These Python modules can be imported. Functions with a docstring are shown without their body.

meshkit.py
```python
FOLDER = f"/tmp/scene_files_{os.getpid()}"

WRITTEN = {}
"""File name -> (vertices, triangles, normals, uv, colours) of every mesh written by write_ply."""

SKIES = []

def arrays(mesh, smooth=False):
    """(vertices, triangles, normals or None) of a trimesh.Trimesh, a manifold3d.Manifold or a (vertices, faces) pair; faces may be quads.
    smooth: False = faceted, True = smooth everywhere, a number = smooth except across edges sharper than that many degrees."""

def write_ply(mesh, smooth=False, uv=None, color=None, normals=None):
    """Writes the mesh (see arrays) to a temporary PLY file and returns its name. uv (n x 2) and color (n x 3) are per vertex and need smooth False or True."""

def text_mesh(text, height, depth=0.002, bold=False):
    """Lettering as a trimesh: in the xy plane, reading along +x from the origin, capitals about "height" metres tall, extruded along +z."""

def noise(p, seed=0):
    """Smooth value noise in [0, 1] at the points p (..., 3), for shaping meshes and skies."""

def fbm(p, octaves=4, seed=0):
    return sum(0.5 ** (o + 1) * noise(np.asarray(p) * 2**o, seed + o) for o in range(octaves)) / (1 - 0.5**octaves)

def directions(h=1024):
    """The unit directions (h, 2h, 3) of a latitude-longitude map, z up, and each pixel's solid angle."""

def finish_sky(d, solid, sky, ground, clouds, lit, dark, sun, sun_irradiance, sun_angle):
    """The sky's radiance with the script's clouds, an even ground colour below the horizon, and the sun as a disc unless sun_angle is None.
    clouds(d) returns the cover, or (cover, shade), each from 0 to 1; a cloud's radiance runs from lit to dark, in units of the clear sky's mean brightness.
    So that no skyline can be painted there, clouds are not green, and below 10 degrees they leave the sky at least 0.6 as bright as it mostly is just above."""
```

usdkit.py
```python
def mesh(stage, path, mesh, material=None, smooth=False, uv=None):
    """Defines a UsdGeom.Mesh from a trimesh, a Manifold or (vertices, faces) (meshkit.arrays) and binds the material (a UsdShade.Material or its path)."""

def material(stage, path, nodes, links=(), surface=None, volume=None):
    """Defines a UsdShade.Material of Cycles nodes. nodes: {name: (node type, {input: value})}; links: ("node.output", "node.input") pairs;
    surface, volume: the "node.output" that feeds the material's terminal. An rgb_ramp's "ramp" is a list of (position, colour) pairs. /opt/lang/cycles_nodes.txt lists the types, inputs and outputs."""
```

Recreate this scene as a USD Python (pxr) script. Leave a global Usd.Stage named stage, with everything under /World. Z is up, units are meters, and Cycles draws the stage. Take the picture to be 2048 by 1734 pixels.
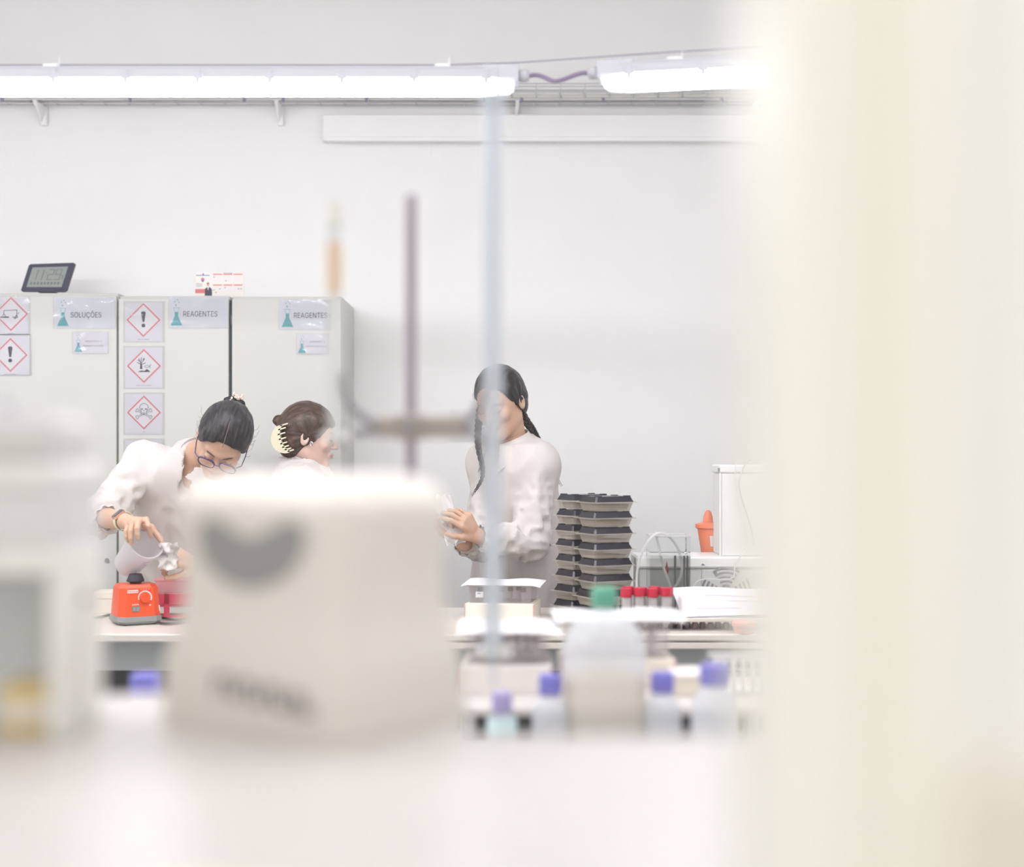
import math, random
import numpy as np, trimesh, manifold3d, usdkit, meshkit
from pxr import Usd, UsdGeom, UsdLux, Gf, Sdf, UsdShade
from shapely.geometry import Polygon, Point, LineString, box as sbox
from shapely import affinity, union_all

stage = Usd.Stage.CreateInMemory()
UsdGeom.SetStageUpAxis(stage, UsdGeom.Tokens.z)
UsdGeom.SetStageMetersPerUnit(stage, 1.0)
world = UsdGeom.Xform.Define(stage, '/World'); stage.SetDefaultPrim(world.GetPrim())
UsdGeom.Scope.Define(stage, '/World/Looks')
rng = np.random.default_rng(7)
PI = math.pi

# ------------------------------------------------------------------ camera, light, exposure
F, HOR, CAMZ = 2850.0, 900.0, 1.45        # focal length in pixels of a 2048 wide picture, horizon row, eye height
cam = UsdGeom.Camera.Define(stage, '/World/Camera')
cam.AddTranslateOp().Set(Gf.Vec3d(0, 0, CAMZ)); cam.AddRotateXOp().Set(90.0)
cam.CreateHorizontalApertureAttr(36.0); cam.CreateVerticalApertureAttr(36.0 * 1734 / 2048)
cam.CreateFocalLengthAttr(F / 2048 * 36.0)
cam.CreateVerticalApertureOffsetAttr((HOR - 867) / 2048 * 36.0)
cam.CreateClippingRangeAttr(Gf.Vec2f(0.02, 100))
cam.CreateFStopAttr(1.22); cam.CreateFocusDistanceAttr(4.95)
cam.CreateExposureAttr(0.17)

dome = UsdLux.DomeLight.Define(stage, '/World/daylight_dome')
dome.CreateIntensityAttr(0.47); dome.CreateColorAttr(Gf.Vec3f(1.0, 0.985, 0.955))
def rect(name, x, y, z, w, d, inten, col):
    l = UsdLux.RectLight.Define(stage, '/World/' + name)
    l.AddTranslateOp().Set(Gf.Vec3d(x, y, z))
    l.CreateWidthAttr(w); l.CreateHeightAttr(d); l.CreateIntensityAttr(inten); l.CreateColorAttr(Gf.Vec3f(*col))
rect('ceiling_panel_light', -1.3, 2.4, 3.40, 2.6, 1.8, 1.2, (1, 0.985, 0.975))
rect('ceiling_panel_light_001', 1.5, 2.4, 3.40, 2.6, 1.8, 1.2, (1, 0.985, 0.975))
LAMP = 27.0
LAMPCOL = (0.97, 0.965, 1.0)

def at(px, py, d):
    return np.array([(px - 1024) * d / F, d, CAMZ - (py - HOR) * d / F])

# ------------------------------------------------------------------ materials
def PM(name, col, rough=0.5, metal=0.0, var=0.03, vs=9.0, bump=0.0, bs=150.0, **kw):
    col = np.array(col, float)
    nodes = {'g': ('geometry', {}), 'n': ('noise_texture', {'scale': vs, 'detail': 3.0}),
             'm': ('mix_color', {'a': tuple(np.clip(col * (1 - var), 0, 1)), 'b': tuple(np.clip(col * (1 + var), 0, 1))}),
             'p': ('principled_bsdf', {'roughness': rough, 'metallic': metal, **kw})}
    links = [('g.position', 'n.vector'), ('n.fac', 'm.fac'), ('m.result', 'p.base_color')]
    if bump:
        nodes['n2'] = ('noise_texture', {'scale': bs, 'detail': 4.0})
        nodes['b'] = ('bump', {'strength': 1.0, 'distance': bump})
        links += [('g.position', 'n2.vector'), ('n2.fac', 'b.height'), ('b.normal', 'p.normal')]
    return usdkit.material(stage, '/World/Looks/' + name, nodes, links, surface='p.BSDF')
def PANE(name, tint=(1, 1, 1), ior=1.5, rough=0.02):
    return usdkit.material(stage, '/World/Looks/' + name, {'t': ('transparent_bsdf', {'color': tint}), 'g': ('glossy_bsdf', {'color': (1, 1, 1), 'roughness': rough}),
        'f': ('fresnel', {'IOR': ior}), 'm': ('mix_closure', {})}, [('f.fac', 'm.fac'), ('t.BSDF', 'm.closure1'), ('g.BSDF', 'm.closure2')], surface='m.closure')
def FROST(name, col, fac=0.5, tint=(1, 1, 1), rough=0.3):
    """fac: how much is milky plastic; the rest lets what is behind through"""
    return usdkit.material(stage, '/World/Looks/' + name, {'t': ('transparent_bsdf', {'color': tint}), 'p': ('principled_bsdf', {'base_color': col, 'roughness': rough}),
        'tr': ('translucent_bsdf', {'color': col}), 'a': ('mix_closure', {'fac': 0.35}), 'm': ('mix_closure', {'fac': fac})},
        [('p.BSDF', 'a.closure1'), ('tr.BSDF', 'a.closure2'), ('t.BSDF', 'm.closure1'), ('a.closure', 'm.closure2')], surface='m.closure')
def EMIT(name, col, s):
    return usdkit.material(stage, '/World/Looks/' + name, {'e': ('emission', {'color': col, 'strength': s})}, [], surface='e.emission')
def HAIR(name, c0, c1, c2, rough=0.38):
    return usdkit.material(stage, '/World/Looks/' + name, {'u': ('uvmap', {'attribute': 'st'}), 'mp': ('mapping', {'scale': (150.0, 3.0, 1.0)}),
        'n': ('noise_texture', {'scale': 1.0, 'detail': 5.0, 'roughness': 0.65}), 'r': ('rgb_ramp', {'ramp': [(0.25, c0), (0.5, c1), (0.75, c2)]}),
        'b': ('bump', {'strength': 0.9, 'distance': 0.002}), 'p': ('principled_bsdf', {'roughness': rough, 'specular_ior_level': 0.32})},
        [('u.UV', 'mp.vector'), ('mp.vector', 'n.vector'), ('n.fac', 'r.fac'), ('r.color', 'p.base_color'), ('n.fac', 'b.height'), ('b.normal', 'p.normal')], surface='p.BSDF')
def SLEEVE(name):   # wrinkled clear plastic over printed paper
    return usdkit.material(stage, '/World/Looks/' + name, {'g': ('geometry', {}), 'n': ('noise_texture', {'scale': 16.0, 'detail': 2.0, 'distortion': 1.2}), 'b': ('bump', {'strength': 1.0, 'distance': 0.0035}),
        't': ('transparent_bsdf', {'color': (0.985, 0.985, 0.99)}), 's': ('glossy_bsdf', {'color': (1, 1, 1), 'roughness': 0.16}), 'f': ('fresnel', {'IOR': 1.42}), 'm': ('mix_closure', {})},
        [('g.position', 'n.vector'), ('n.fac', 'b.height'), ('b.normal', 's.normal'), ('f.fac', 'm.fac'), ('t.BSDF', 'm.closure1'), ('s.BSDF', 'm.closure2')], surface='m.closure')

M = dict(
    wall=PM('wall_paint', (0.91, 0.908, 0.908), 0.7, var=0.015, vs=3, bump=0.0006, bs=90),
    ceiling=PM('ceiling_paint', (0.88, 0.88, 0.88), 0.8), floor=PM('floor_vinyl', (0.56, 0.565, 0.57), 0.45, var=0.08),
    corridor=PM('corridor_paint', (0.80, 0.785, 0.76), 0.6, var=0.015, vs=2), dado=PM('dado_paint', (0.70, 0.65, 0.57), 0.5, var=0.02),
    frame=PM('window_frame_paint', (0.84, 0.82, 0.75), 0.45, var=0.01), pane=PANE('window_glass', (1, 1, 1), 1.22, 0.03),
    board=PM('notice_board', (0.30, 0.29, 0.29), 0.9, var=0.1),
    housing=PM('lamp_housing', (0.52, 0.525, 0.57), 0.5), printlilac=PM('print_lilac', (0.60, 0.54, 0.66), 0.7),
    white=PM('white_plastic', (0.82, 0.82, 0.815), 0.4), whitemetal=PM('white_enamel', (0.84, 0.84, 0.84), 0.35), greylight=PM('light_grey_plastic', (0.60, 0.60, 0.61), 0.45),
    gland=PM('grey_gland', (0.52, 0.52, 0.56), 0.5), tray=PM('galvanised_wire', (0.62, 0.63, 0.65), 0.45, 0.5), traycable=PM('beige_cable', (0.66, 0.64, 0.60), 0.6),
    bolt=PM('bolt_dark', (0.25, 0.23, 0.33), 0.5), purplecable=PM('grey_flex', (0.24, 0.19, 0.29), 0.5),
    steel=PM('steel', (0.62, 0.60, 0.62), 0.3, 0.9), rod=PM('rod_steel', (0.36, 0.31, 0.36), 0.35, 0.6),
    cabinet=PM('cabinet_cream', (0.635, 0.635, 0.605), 0.45, var=0.012, vs=2), gap=PM('cabinet_gap', (0.06, 0.075, 0.08), 0.8), keyhole=PM('keyhole', (0.2, 0.2, 0.22), 0.4, 0.5),
    paper=PM('paper', (0.76, 0.745, 0.785), 0.75, var=0.01), paperw=PM('paper_white', (0.80, 0.79, 0.81), 0.75, var=0.01), papercream=PM('paper_cream', (0.86, 0.82, 0.78), 0.7, var=0.01),
    signpaper=PM('paper_blue_white', (0.72, 0.735, 0.78), 0.6, var=0.02), red=PM('print_red', (0.72, 0.20, 0.22), 0.6), ink=PM('print_ink', (0.07, 0.07, 0.10), 0.6),
    inkblue=PM('print_blue', (0.12, 0.18, 0.42), 0.6), inkgrey=PM('print_grey', (0.36, 0.36, 0.42), 0.7), teal=PM('print_teal', (0.13, 0.42, 0.45), 0.6), tealpale=PM('print_teal_pale', (0.30, 0.50, 0.55), 0.6),
    sleeve=SLEEVE('plastic_sleeve'), clockcase=PM('clock_case', (0.075, 0.075, 0.11), 0.5, specular_ior_level=0.3), lcd=PM('clock_lcd', (0.30, 0.33, 0.31), 0.35), lcdink=PM('lcd_segments', (0.17, 0.19, 0.18), 0.5),
    bench=PM('bench_laminate', (0.72, 0.67, 0.615), 0.30, var=0.015), benchnear=PM('front_bench_laminate', (0.62, 0.59, 0.57), 0.32, var=0.015), apron=PM('bench_apron', (0.55, 0.575, 0.575), 0.5), dark=PM('bench_underside', (0.12, 0.12, 0.125), 0.8),
    leg=PM('bench_leg', (0.45, 0.46, 0.47), 0.4, 0.4), coat=PM('coat_cotton', (0.675, 0.635, 0.615), 0.9, var=0.02, vs=30, bump=0.0004, bs=500, sheen_weight=0.15), shirt=PM('shirt_cotton', (0.55, 0.60, 0.70), 0.9),
    trousers=PM('trousers', (0.10, 0.11, 0.16), 0.9), shoe=PM('shoe', (0.12, 0.12, 0.12), 0.6),
    skin=PM('skin', (0.63, 0.40, 0.29), 0.5, var=0.06, vs=40, subsurface_weight=0.12, subsurface_scale=0.01), skinpale=PM('skin_pale', (0.74, 0.50, 0.42), 0.5, var=0.07, vs=30, subsurface_weight=0.12, subsurface_scale=0.01),
    lip=PM('lip', (0.55, 0.26, 0.24), 0.45), brow=PM('brow', (0.10, 0.07, 0.06), 0.8), scalp=PM('scalp', (0.22, 0.17, 0.155), 0.7),
    black_hair=HAIR('hair_black', (0.014, 0.012, 0.015), (0.032, 0.028, 0.032), (0.085, 0.076, 0.08)), brown_hair=HAIR('hair_brown', (0.035, 0.022, 0.017), (0.085, 0.055, 0.043), (0.19, 0.125, 0.095)),
    hairdark=PM('hair_strand', (0.05, 0.04, 0.04), 0.5), spec=PM('spectacle_frame', (0.09, 0.06, 0.14), 0.25, 0.5), lens=PANE('spectacle_lens', (0.97, 0.97, 0.99), 1.18), pearl=PM('pearl_clip', (0.88, 0.70, 0.62), 0.2, 0.3),
    claw=PM('claw_clip_cream', (0.78, 0.72, 0.54), 0.35, var=0.08, vs=30), silver=PM('silver', (0.75, 0.75, 0.78), 0.2, 1.0), rosegold=PM('rose_gold', (0.80, 0.52, 0.40), 0.25, 0.9), watchface=PM('watch_face', (0.05, 0.05, 0.07), 0.2), band=PM('watch_band', (0.72, 0.68, 0.48), 0.6),
    orange=PM('vortex_orange', (0.80, 0.095, 0.028), 0.38), orangegrey=PM('vortex_grey', (0.27, 0.28, 0.275), 0.5), rubber=PM('black_rubber', (0.045, 0.04, 0.055), 0.6), switch=PM('switch_grey', (0.22, 0.20, 0.19), 0.4),
    beaker=FROST('beaker_frosted', (0.84, 0.83, 0.85), 0.62), pink=PM('rack_pink', (0.82, 0.10, 0.17), 0.4), pinkclear=FROST('rack_pink_clear', (0.95, 0.45, 0.50), 0.5), tube=FROST('tube_plastic', (0.86, 0.84, 0.84), 0.7),
    cord=PM('power_cord', (0.05, 0.05, 0.06), 0.5), cream=PM('cream_card', (0.83, 0.765, 0.66), 0.7), carton=PM('carton_cream', (0.84, 0.77, 0.67), 0.75, var=0.02), cartonw=PM('carton_white', (0.84, 0.80, 0.765), 0.7), tape=PM('tape_pink', (0.66, 0.40, 0.38), 0.6),
    clear=FROST('clear_box', (0.80, 0.76, 0.77), 0.30, (0.95, 0.94, 0.94), 0.15), lid=PM('black_lid', (0.030, 0.028, 0.038), 0.22, specular_ior_level=0.35), tub=FROST('tub_plastic', (0.74, 0.70, 0.64), 0.55, (0.95, 0.94, 0.92), 0.2), food=PM('tub_contents', (0.36, 0.31, 0.23), 0.9, var=0.5, vs=60), foodpale=PM('tub_contents_pale', (0.70, 0.65, 0.54), 0.9, var=0.1, vs=40),
    glass=PANE('lab_glass', (0.96, 0.98, 0.98), 1.5), tankglass=PANE('tank_glass', (0.98, 0.99, 0.985), 1.45), water=PANE('tank_water', (0.92, 0.935, 0.92), 1.33), tubing=FROST('silicone_tubing', (0.86, 0.86, 0.87), 0.6, (1, 1, 1), 0.15), redfloat=PM('red_float', (0.35, 0.06, 0.08), 0.4),
    sharps=PM('sharps_orange', (0.90, 0.25, 0.13), 0.45), device=PM('device_grey', (0.56, 0.565, 0.55), 0.5), slot=PM('vent_slot', (0.20, 0.20, 0.23), 0.6),
    redcap=PM('red_cap', (0.58, 0.025, 0.06), 0.4), greencap=PM('green_cap', (0.12, 0.42, 0.28), 0.45), bluecap=PM('blue_cap', (0.20, 0.19, 0.62), 0.4), bottle=FROST('bottle_plastic', (0.86, 0.88, 0.91), 0.58, (0.97, 0.98, 1), 0.15), liquid=FROST('yellow_liquid', (0.95, 0.83, 0.62), 0.42, (1, 0.97, 0.9)),
    liqclear=FROST('clear_liquid', (0.90, 0.91, 0.93), 0.35), cyan=PM('cyan_label', (0.62, 0.82, 0.84), 0.5), salmon=PM('salmon_plastic', (0.86, 0.42, 0.36), 0.45), sample=PM('sample_dark', (0.28, 0.22, 0.22), 0.6),
    machine=PM('machine_cream', (0.77, 0.735, 0.675), 0.38, var=0.01, vs=3), machinedark=PM('machine_dark', (0.30, 0.30, 0.295), 0.5), letters=PM('machine_letters', (0.10, 0.08, 0.12), 0.5),
    clampbeige=PM('clamp_bar', (0.40, 0.355, 0.31), 0.5), clampgrey=PM('clamp_jaw', (0.32, 0.31, 0.33), 0.5), bluetube=FROST('burette_glass_blue', (0.69, 0.735, 0.78), 0.68, (1, 1, 1)), burclear=FROST('burette_glass', (0.72, 0.735, 0.725), 0.45), amber=FROST('burette_amber', (0.95, 0.70, 0.48), 0.45, (1, 0.96, 0.90)), burwhite=PM('burette_top', (0.88, 0.88, 0.84), 0.4),
    instr=PM('instrument_grey', (0.68, 0.665, 0.66), 0.5), instr2=PM('instrument_pale', (0.73, 0.735, 0.73), 0.5), band_white=PM('instrument_band', (0.88, 0.865, 0.855), 0.4), shelfbody=PM('shelf_cream', (0.88, 0.875, 0.845), 0.45), shelfin=PM('shelf_inner', (0.84, 0.87, 0.88), 0.6), yellow=PM('yellow_box', (0.80, 0.60, 0.25), 0.5), lilac=PM('lilac_cap', (0.38, 0.34, 0.60), 0.5), knob=PM('knob_grey', (0.42, 0.36, 0.36), 0.5), yellowpaper=PM('yellow_paper', (0.88, 0.80, 0.62), 0.7),
)
M['lamp'] = EMIT('lamp_glow', LAMPCOL, LAMP)
M['endcap'] = FROST('lamp_end', (0.92, 0.92, 0.95), 0.5)

# ------------------------------------------------------------------ mesh helpers
cat_ = trimesh.util.concatenate
def cbox(x0, x1, y0, y1, z0, z1, b=0.002):
    lo, hi = np.array([x0, y0, z0], float), np.array([x1, y1, z1], float)
    b = min(b, 0.45 * float((hi - lo).min()))
    pts = []
    for sx in (0, 1):
        for sy in (0, 1):
            for sz in (0, 1):
                s = np.array([sx, sy, sz]); c = np.where(s == 0, lo, hi); inn = np.where(s == 0, 1, -1) * b
                for k in range(3):
                    d = inn.copy(); d[k] = 0; pts.append(c + d)
    return trimesh.convex.convex_hull(np.array(pts))
def hull(pts):
    return trimesh.convex.convex_hull(np.array(pts, float))
def lathe(prof, n=28, axis=None, base=(0, 0, 0)):
    """profile of (radius, height); closed at the ends if radius 0"""
    prof = np.array(prof, float); a = np.arange(n) * 2 * PI / n
    v = np.stack([prof[:, None, 0] * np.cos(a), prof[:, None, 0] * np.sin(a), np.broadcast_to(prof[:, None, 1], (len(prof), n))], -1).reshape(-1, 3)
    f = []
    for i in range(len(prof) - 1):
        for j in range(n):
            k = (j + 1) % n
            f += [[i * n + j, i * n + k, (i + 1) * n + k], [i * n + j, (i + 1) * n + k, (i + 1) * n + j]]
    m = trimesh.Trimesh(v, f, process=False)
    if axis is not None:
        m.apply_transform(trimesh.geometry.align_vectors([0, 0, 1], np.asarray(axis, float) / np.linalg.norm(axis)))
    m.apply_translation(base)
    return m
def cyl(a, b, r0, r1=None, n=20):
    a, b = np.array(a, float), np.array(b, float); L = np.linalg.norm(b - a); r1 = r0 if r1 is None else r1
    return lathe([(0, 0), (r0, 0), (r1, L), (0, L)], n, (b - a), a)
def ball(c, r, sub=2):
    m = trimesh.creation.icosphere(sub, 1.0); m.apply_scale(r) if np.ndim(r) == 0 else m.apply_transform(np.diag([*r, 1])); m.apply_translation(c); return m
def spline(pts, n=40):
    from scipy.interpolate import CubicSpline
    p = np.array(pts, float); t = np.r_[0, np.cumsum(np.linalg.norm(np.diff(p, axis=0), axis=1))]
    return CubicSpline(t, p)(np.linspace(0, t[-1], n))
def tube(pts, r, sides=8):
    p = np.asarray(pts, float); n = len(p); rr = np.broadcast_to(r, (n,)).astype(float)
    t = np.gradient(p, axis=0); t /= np.linalg.norm(t, axis=1, keepdims=True) + 1e-12
    a = np.cross(t[0], [0.13, 0.31, 0.94]); a /= np.linalg.norm(a); V = []
    ang = np.arange(sides) * 2 * PI / sides
    for i in range(n):
        a = a - t[i] * (a @ t[i]); a /= np.linalg.norm(a) + 1e-12; b = np.cross(t[i], a)
        V.append(p[i] + rr[i] * (np.cos(ang)[:, None] * a + np.sin(ang)[:, None] * b))
    v = np.vstack(V + [p[:1], p[-1:]]); f = []
    for i in range(n - 1):
        for j in range(sides):
            k = (j + 1) % sides
            f += [[i * sides + j, i * sides + k, (i + 1) * sides + k], [i * sides + j, (i + 1) * sides + k, (i + 1) * sides + j]]
    for j in range(sides):
        k = (j + 1) % sides
        f += [[n * sides, k, j], [n * sides + 1, (n - 1) * sides + j, (n - 1) * sides + k]]
    return trimesh.Trimesh(v, f, process=False)
def flat(poly, y, thick=0.0006):
    """a polygon of (x, z) standing in the plane y, as thick as thick towards the viewer"""
    ms = [trimesh.creation.extrude_polygon(g, thick, engine='earcut') for g in getattr(poly, 'geoms', [poly]) if g.area > 0]
    m = cat_(ms); v = m.vertices.copy(); m.vertices = np.stack([v[:, 0], y - v[:, 2], v[:, 1]], 1); return m
def pxpoly(poly, d):
    """picture units to metres at distance d"""
    return affinity.affine_transform(poly, [d / F, 0, 0, -d / F, -1024 * d / F, CAMZ + HOR * d / F])
def text(s, x, z, y, h, bold=False, centre=False, width=None, thick=0.0005):
    m = meshkit.text_mesh(s, h, thick, bold); v = m.vertices.copy()
    w = v[:, 0].max()
    if width: v[:, 0] *= width / w; w = width
    if centre: v[:, 0] -= w / 2
    m.vertices = np.stack([v[:, 0] + x, y - v[:, 2], v[:, 1] + z], 1); return m
def sheet(fn, nu, nv, thick):
    """grid surface fn(u, v) -> point, given a thickness"""
    U, V = np.meshgrid(np.linspace(0, 1, nu), np.linspace(0, 1, nv), indexing='ij')
    P = fn(U, V); du, dv = np.gradient(P, axis=0), np.gradient(P, axis=1); N = np.cross(du, dv); N /= np.linalg.norm(N, axis=-1, keepdims=True) + 1e-12
    top, bot = (P + N * thick / 2).reshape(-1, 3), (P - N * thick / 2).reshape(-1, 3); k = nu * nv; f = []
    idx = lambda i, j: i * nv + j
    for i in range(nu - 1):
        for j in range(nv - 1):
            a, b, c, d = idx(i, j), idx(i + 1, j), idx(i + 1, j + 1), idx(i, j + 1)
            f += [[a, b, c], [a, c, d], [k + a, k + c, k + b], [k + a, k + d, k + c]]
    rim = [idx(i, 0) for i in range(nu)] + [idx(nu - 1, j) for j in range(1, nv)] + [idx(i, nv - 1) for i in range(nu - 2, -1, -1)] + [idx(0, j) for j in range(nv - 2, 0, -1)]
    for a, b in zip(rim, rim[1:] + rim[:1]):
        f += [[a, k + a, k + b], [a, k + b, b]]
    return trimesh.Trimesh(np.vstack([top, bot]), f, process=False)
def frustum(w0, d0, z0, w1, d1, z1, c=0.15):
    """upright block with cut corners between two rectangles"""
    pts = []
    for w, d, z in ((w0, d0, z0), (w1, d1, z1)):
        k = c * min(w, d)
        for sx in (-1, 1):
            for sy in (-1, 1):
                pts += [(sx * (w / 2 - k), sy * d / 2, z), (sx * w / 2, sy * (d / 2 - k), z)]
    return hull(pts)
def openbox(x0, x1, y0, y1, z0, z1, t):
    return cat_([cbox(x0, x1, y0, y0 + t, z0, z1, 0.001), cbox(x0, x1, y1 - t, y1, z0, z1, 0.001), cbox(x0, x0 + t, y0 + t, y1 - t, z0, z1, 0.001), cbox(x1 - t, x1, y0 + t, y1 - t, z0, z1, 0.001), cbox(x0 + t, x1 - t, y0 + t, y1 - t, z0, z0 + t, 0.001)])

# ------------------------------------------------------------------ scene tree helpers
used = {}
def numbered(parent, name):
    k = used.get((parent, name), 0); used[(parent, name)] = k + 1
    return f'{parent}/{name}' + (f'_{k:03d}' if k else '')
def tagp(p, **kw):
    for k, v in kw.items():
        if v: p.SetCustomDataByKey(k, v)
class Thing:
    def __init__(s, name, label, cat, loc=(0, 0, 0), group=None, rz=0.0):
        s.base = name; s.path = numbered('/World', name); s.loc = np.array(loc, float); s.rz = rz; s.cat = cat; s.group = group
        x = UsdGeom.Xform.Define(stage, s.path); x.AddTranslateOp().Set(Gf.Vec3d(*map(float, s.loc))); x.AddRotateZOp().Set(float(math.degrees(rz)))
        s.prim = x.GetPrim(); tagp(s.prim, label=label, category=cat, group=group)
    def add(s, name, mesh, mat, smooth=35, parent=None, label=None, local=False, uv=None, kind=None):
        v, f = np.array(mesh.vertices), np.array(mesh.faces)
        if not local:
            v = v - s.loc; c, n = math.cos(-s.rz), math.sin(-s.rz)
            v = np.stack([v[:, 0] * c - v[:, 1] * n, v[:, 0] * n + v[:, 1] * c, v[:, 2]], 1)
        p = numbered(parent or s.path, name)
        m = usdkit.mesh(stage, p, trimesh.Trimesh(v, f, process=False), M[mat], smooth=True if uv is not None else smooth, uv=uv)
        tagp(m.GetPrim(), label=label, kind=kind)
        return p
    def copy(s, loc, rz, label):
        p = numbered('/World', s.base); x = UsdGeom.Xform.Define(stage, p)
        x.GetPrim().GetReferences().AddInternalReference(s.path); x.GetPrim().SetInstanceable(True)
        x.ClearXformOpOrder(); x.AddTranslateOp().Set(Gf.Vec3d(*map(float, loc))); x.AddRotateZOp().Set(float(math.degrees(rz)))
        tagp(x.GetPrim(), label=label, category=s.cat, group=s.group)
def solo(name, mesh, mat, label, cat, smooth=35, group=None, kind=None):
    p = numbered('/World', name); m = usdkit.mesh(stage, p, mesh, M[mat], smooth=smooth); tagp(m.GetPrim(), label=label, category=cat, group=group, kind=kind); return p
def struct(name, mesh, mat, parent=None, smooth=35):
    p = numbered(parent or '/World', name); m = usdkit.mesh(stage, p, mesh, M[mat], smooth=smooth)
    if not parent: tagp(m.GetPrim(), kind='structure')
    return p

# ------------------------------------------------------------------ room
XL, XR, YB, ZC = -3.2, 3.2, 6.0, 3.45
struct('floor', cbox(XL - .2, XR + .2, -2.2, YB + .2, -0.1, 0.0, 0.001), 'floor')
struct('ceiling', cbox(XL - .2, XR + .2, 0.56, YB + .2, ZC, ZC + 0.1, 0.001), 'ceiling')
struct('wall_back', cbox(XL - .2, XR + .2, YB, YB + 0.15, 0, ZC, 0.001), 'wall')
struct('wall_left', cbox(XL - .15, XL, 0.56, YB, 0, ZC, 0.001), 'wall')
struct('wall_right', cbox(XR, XR + .15, 0.56, YB, 0, ZC, 0.001), 'wall')
OX0, OX1, OZ0, OZ1 = -1.0, 0.106, 0.98, 2.35   # the window to the corridor
wf = struct('wall_front', cat_([cbox(XL - .15, OX0 - .07, 0.56, 0.70, 0, ZC, .001), cbox(OX1 + .072, XR + .15, 0.56, 0.70, 0, ZC, .004), cbox(OX0 - .07, OX1 + .072, 0.56, 0.70, 0, OZ0 - .05, .001), cbox(OX0 - .07, OX1 + .072, 0.56, 0.70, OZ1 + .05, ZC, .001)]), 'corridor')
struct('dado', cat_([cbox(OX1 + .068, 1.6, 0.548, 0.56, 0, 1.325, .003)]), 'dado', parent=wf)
w1 = struct('window_1', cat_([cbox(OX1, OX1 + .072, 0.575, 0.685, OZ0 - .05, OZ1 + .05, .006), cbox(OX0 - .07, OX0, 0.575, 0.685, OZ0 - .05, OZ1 + .05, .006), cbox(OX0, OX1, 0.575, 0.685, OZ0 - .05, OZ0, .006), cbox(OX0, OX1, 0.575, 0.685, OZ1, OZ1 + .05, .006), cbox(OX1 + .052, OX1 + .072, 0.556, 0.58, OZ0 - .05, OZ1 + .05, .004)]), 'frame')
struct('pane', cbox(OX0, OX1, 0.640, 0.646, OZ0, OZ1, .0005), 'pane', parent=w1)
struct('wall_corridor', cbox(-3.0, 3.0, -2.1, -2.0, 0, 3.0, .001), 'corridor')
struct('trim_1', cbox(at(645, 0, 5.95)[0], XR, 5.945, 6.0, at(0, 281, 5.945)[2], at(0, 228, 5.945)[2], .004), 'wall')
struct('trim_2', cbox(at(652, 0, 5.95)[0], XR, 5.938, 5.946, at(0, 281, 5.945)[2] - .004, at(0, 274, 5.945)[2], .002), 'wall')

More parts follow.
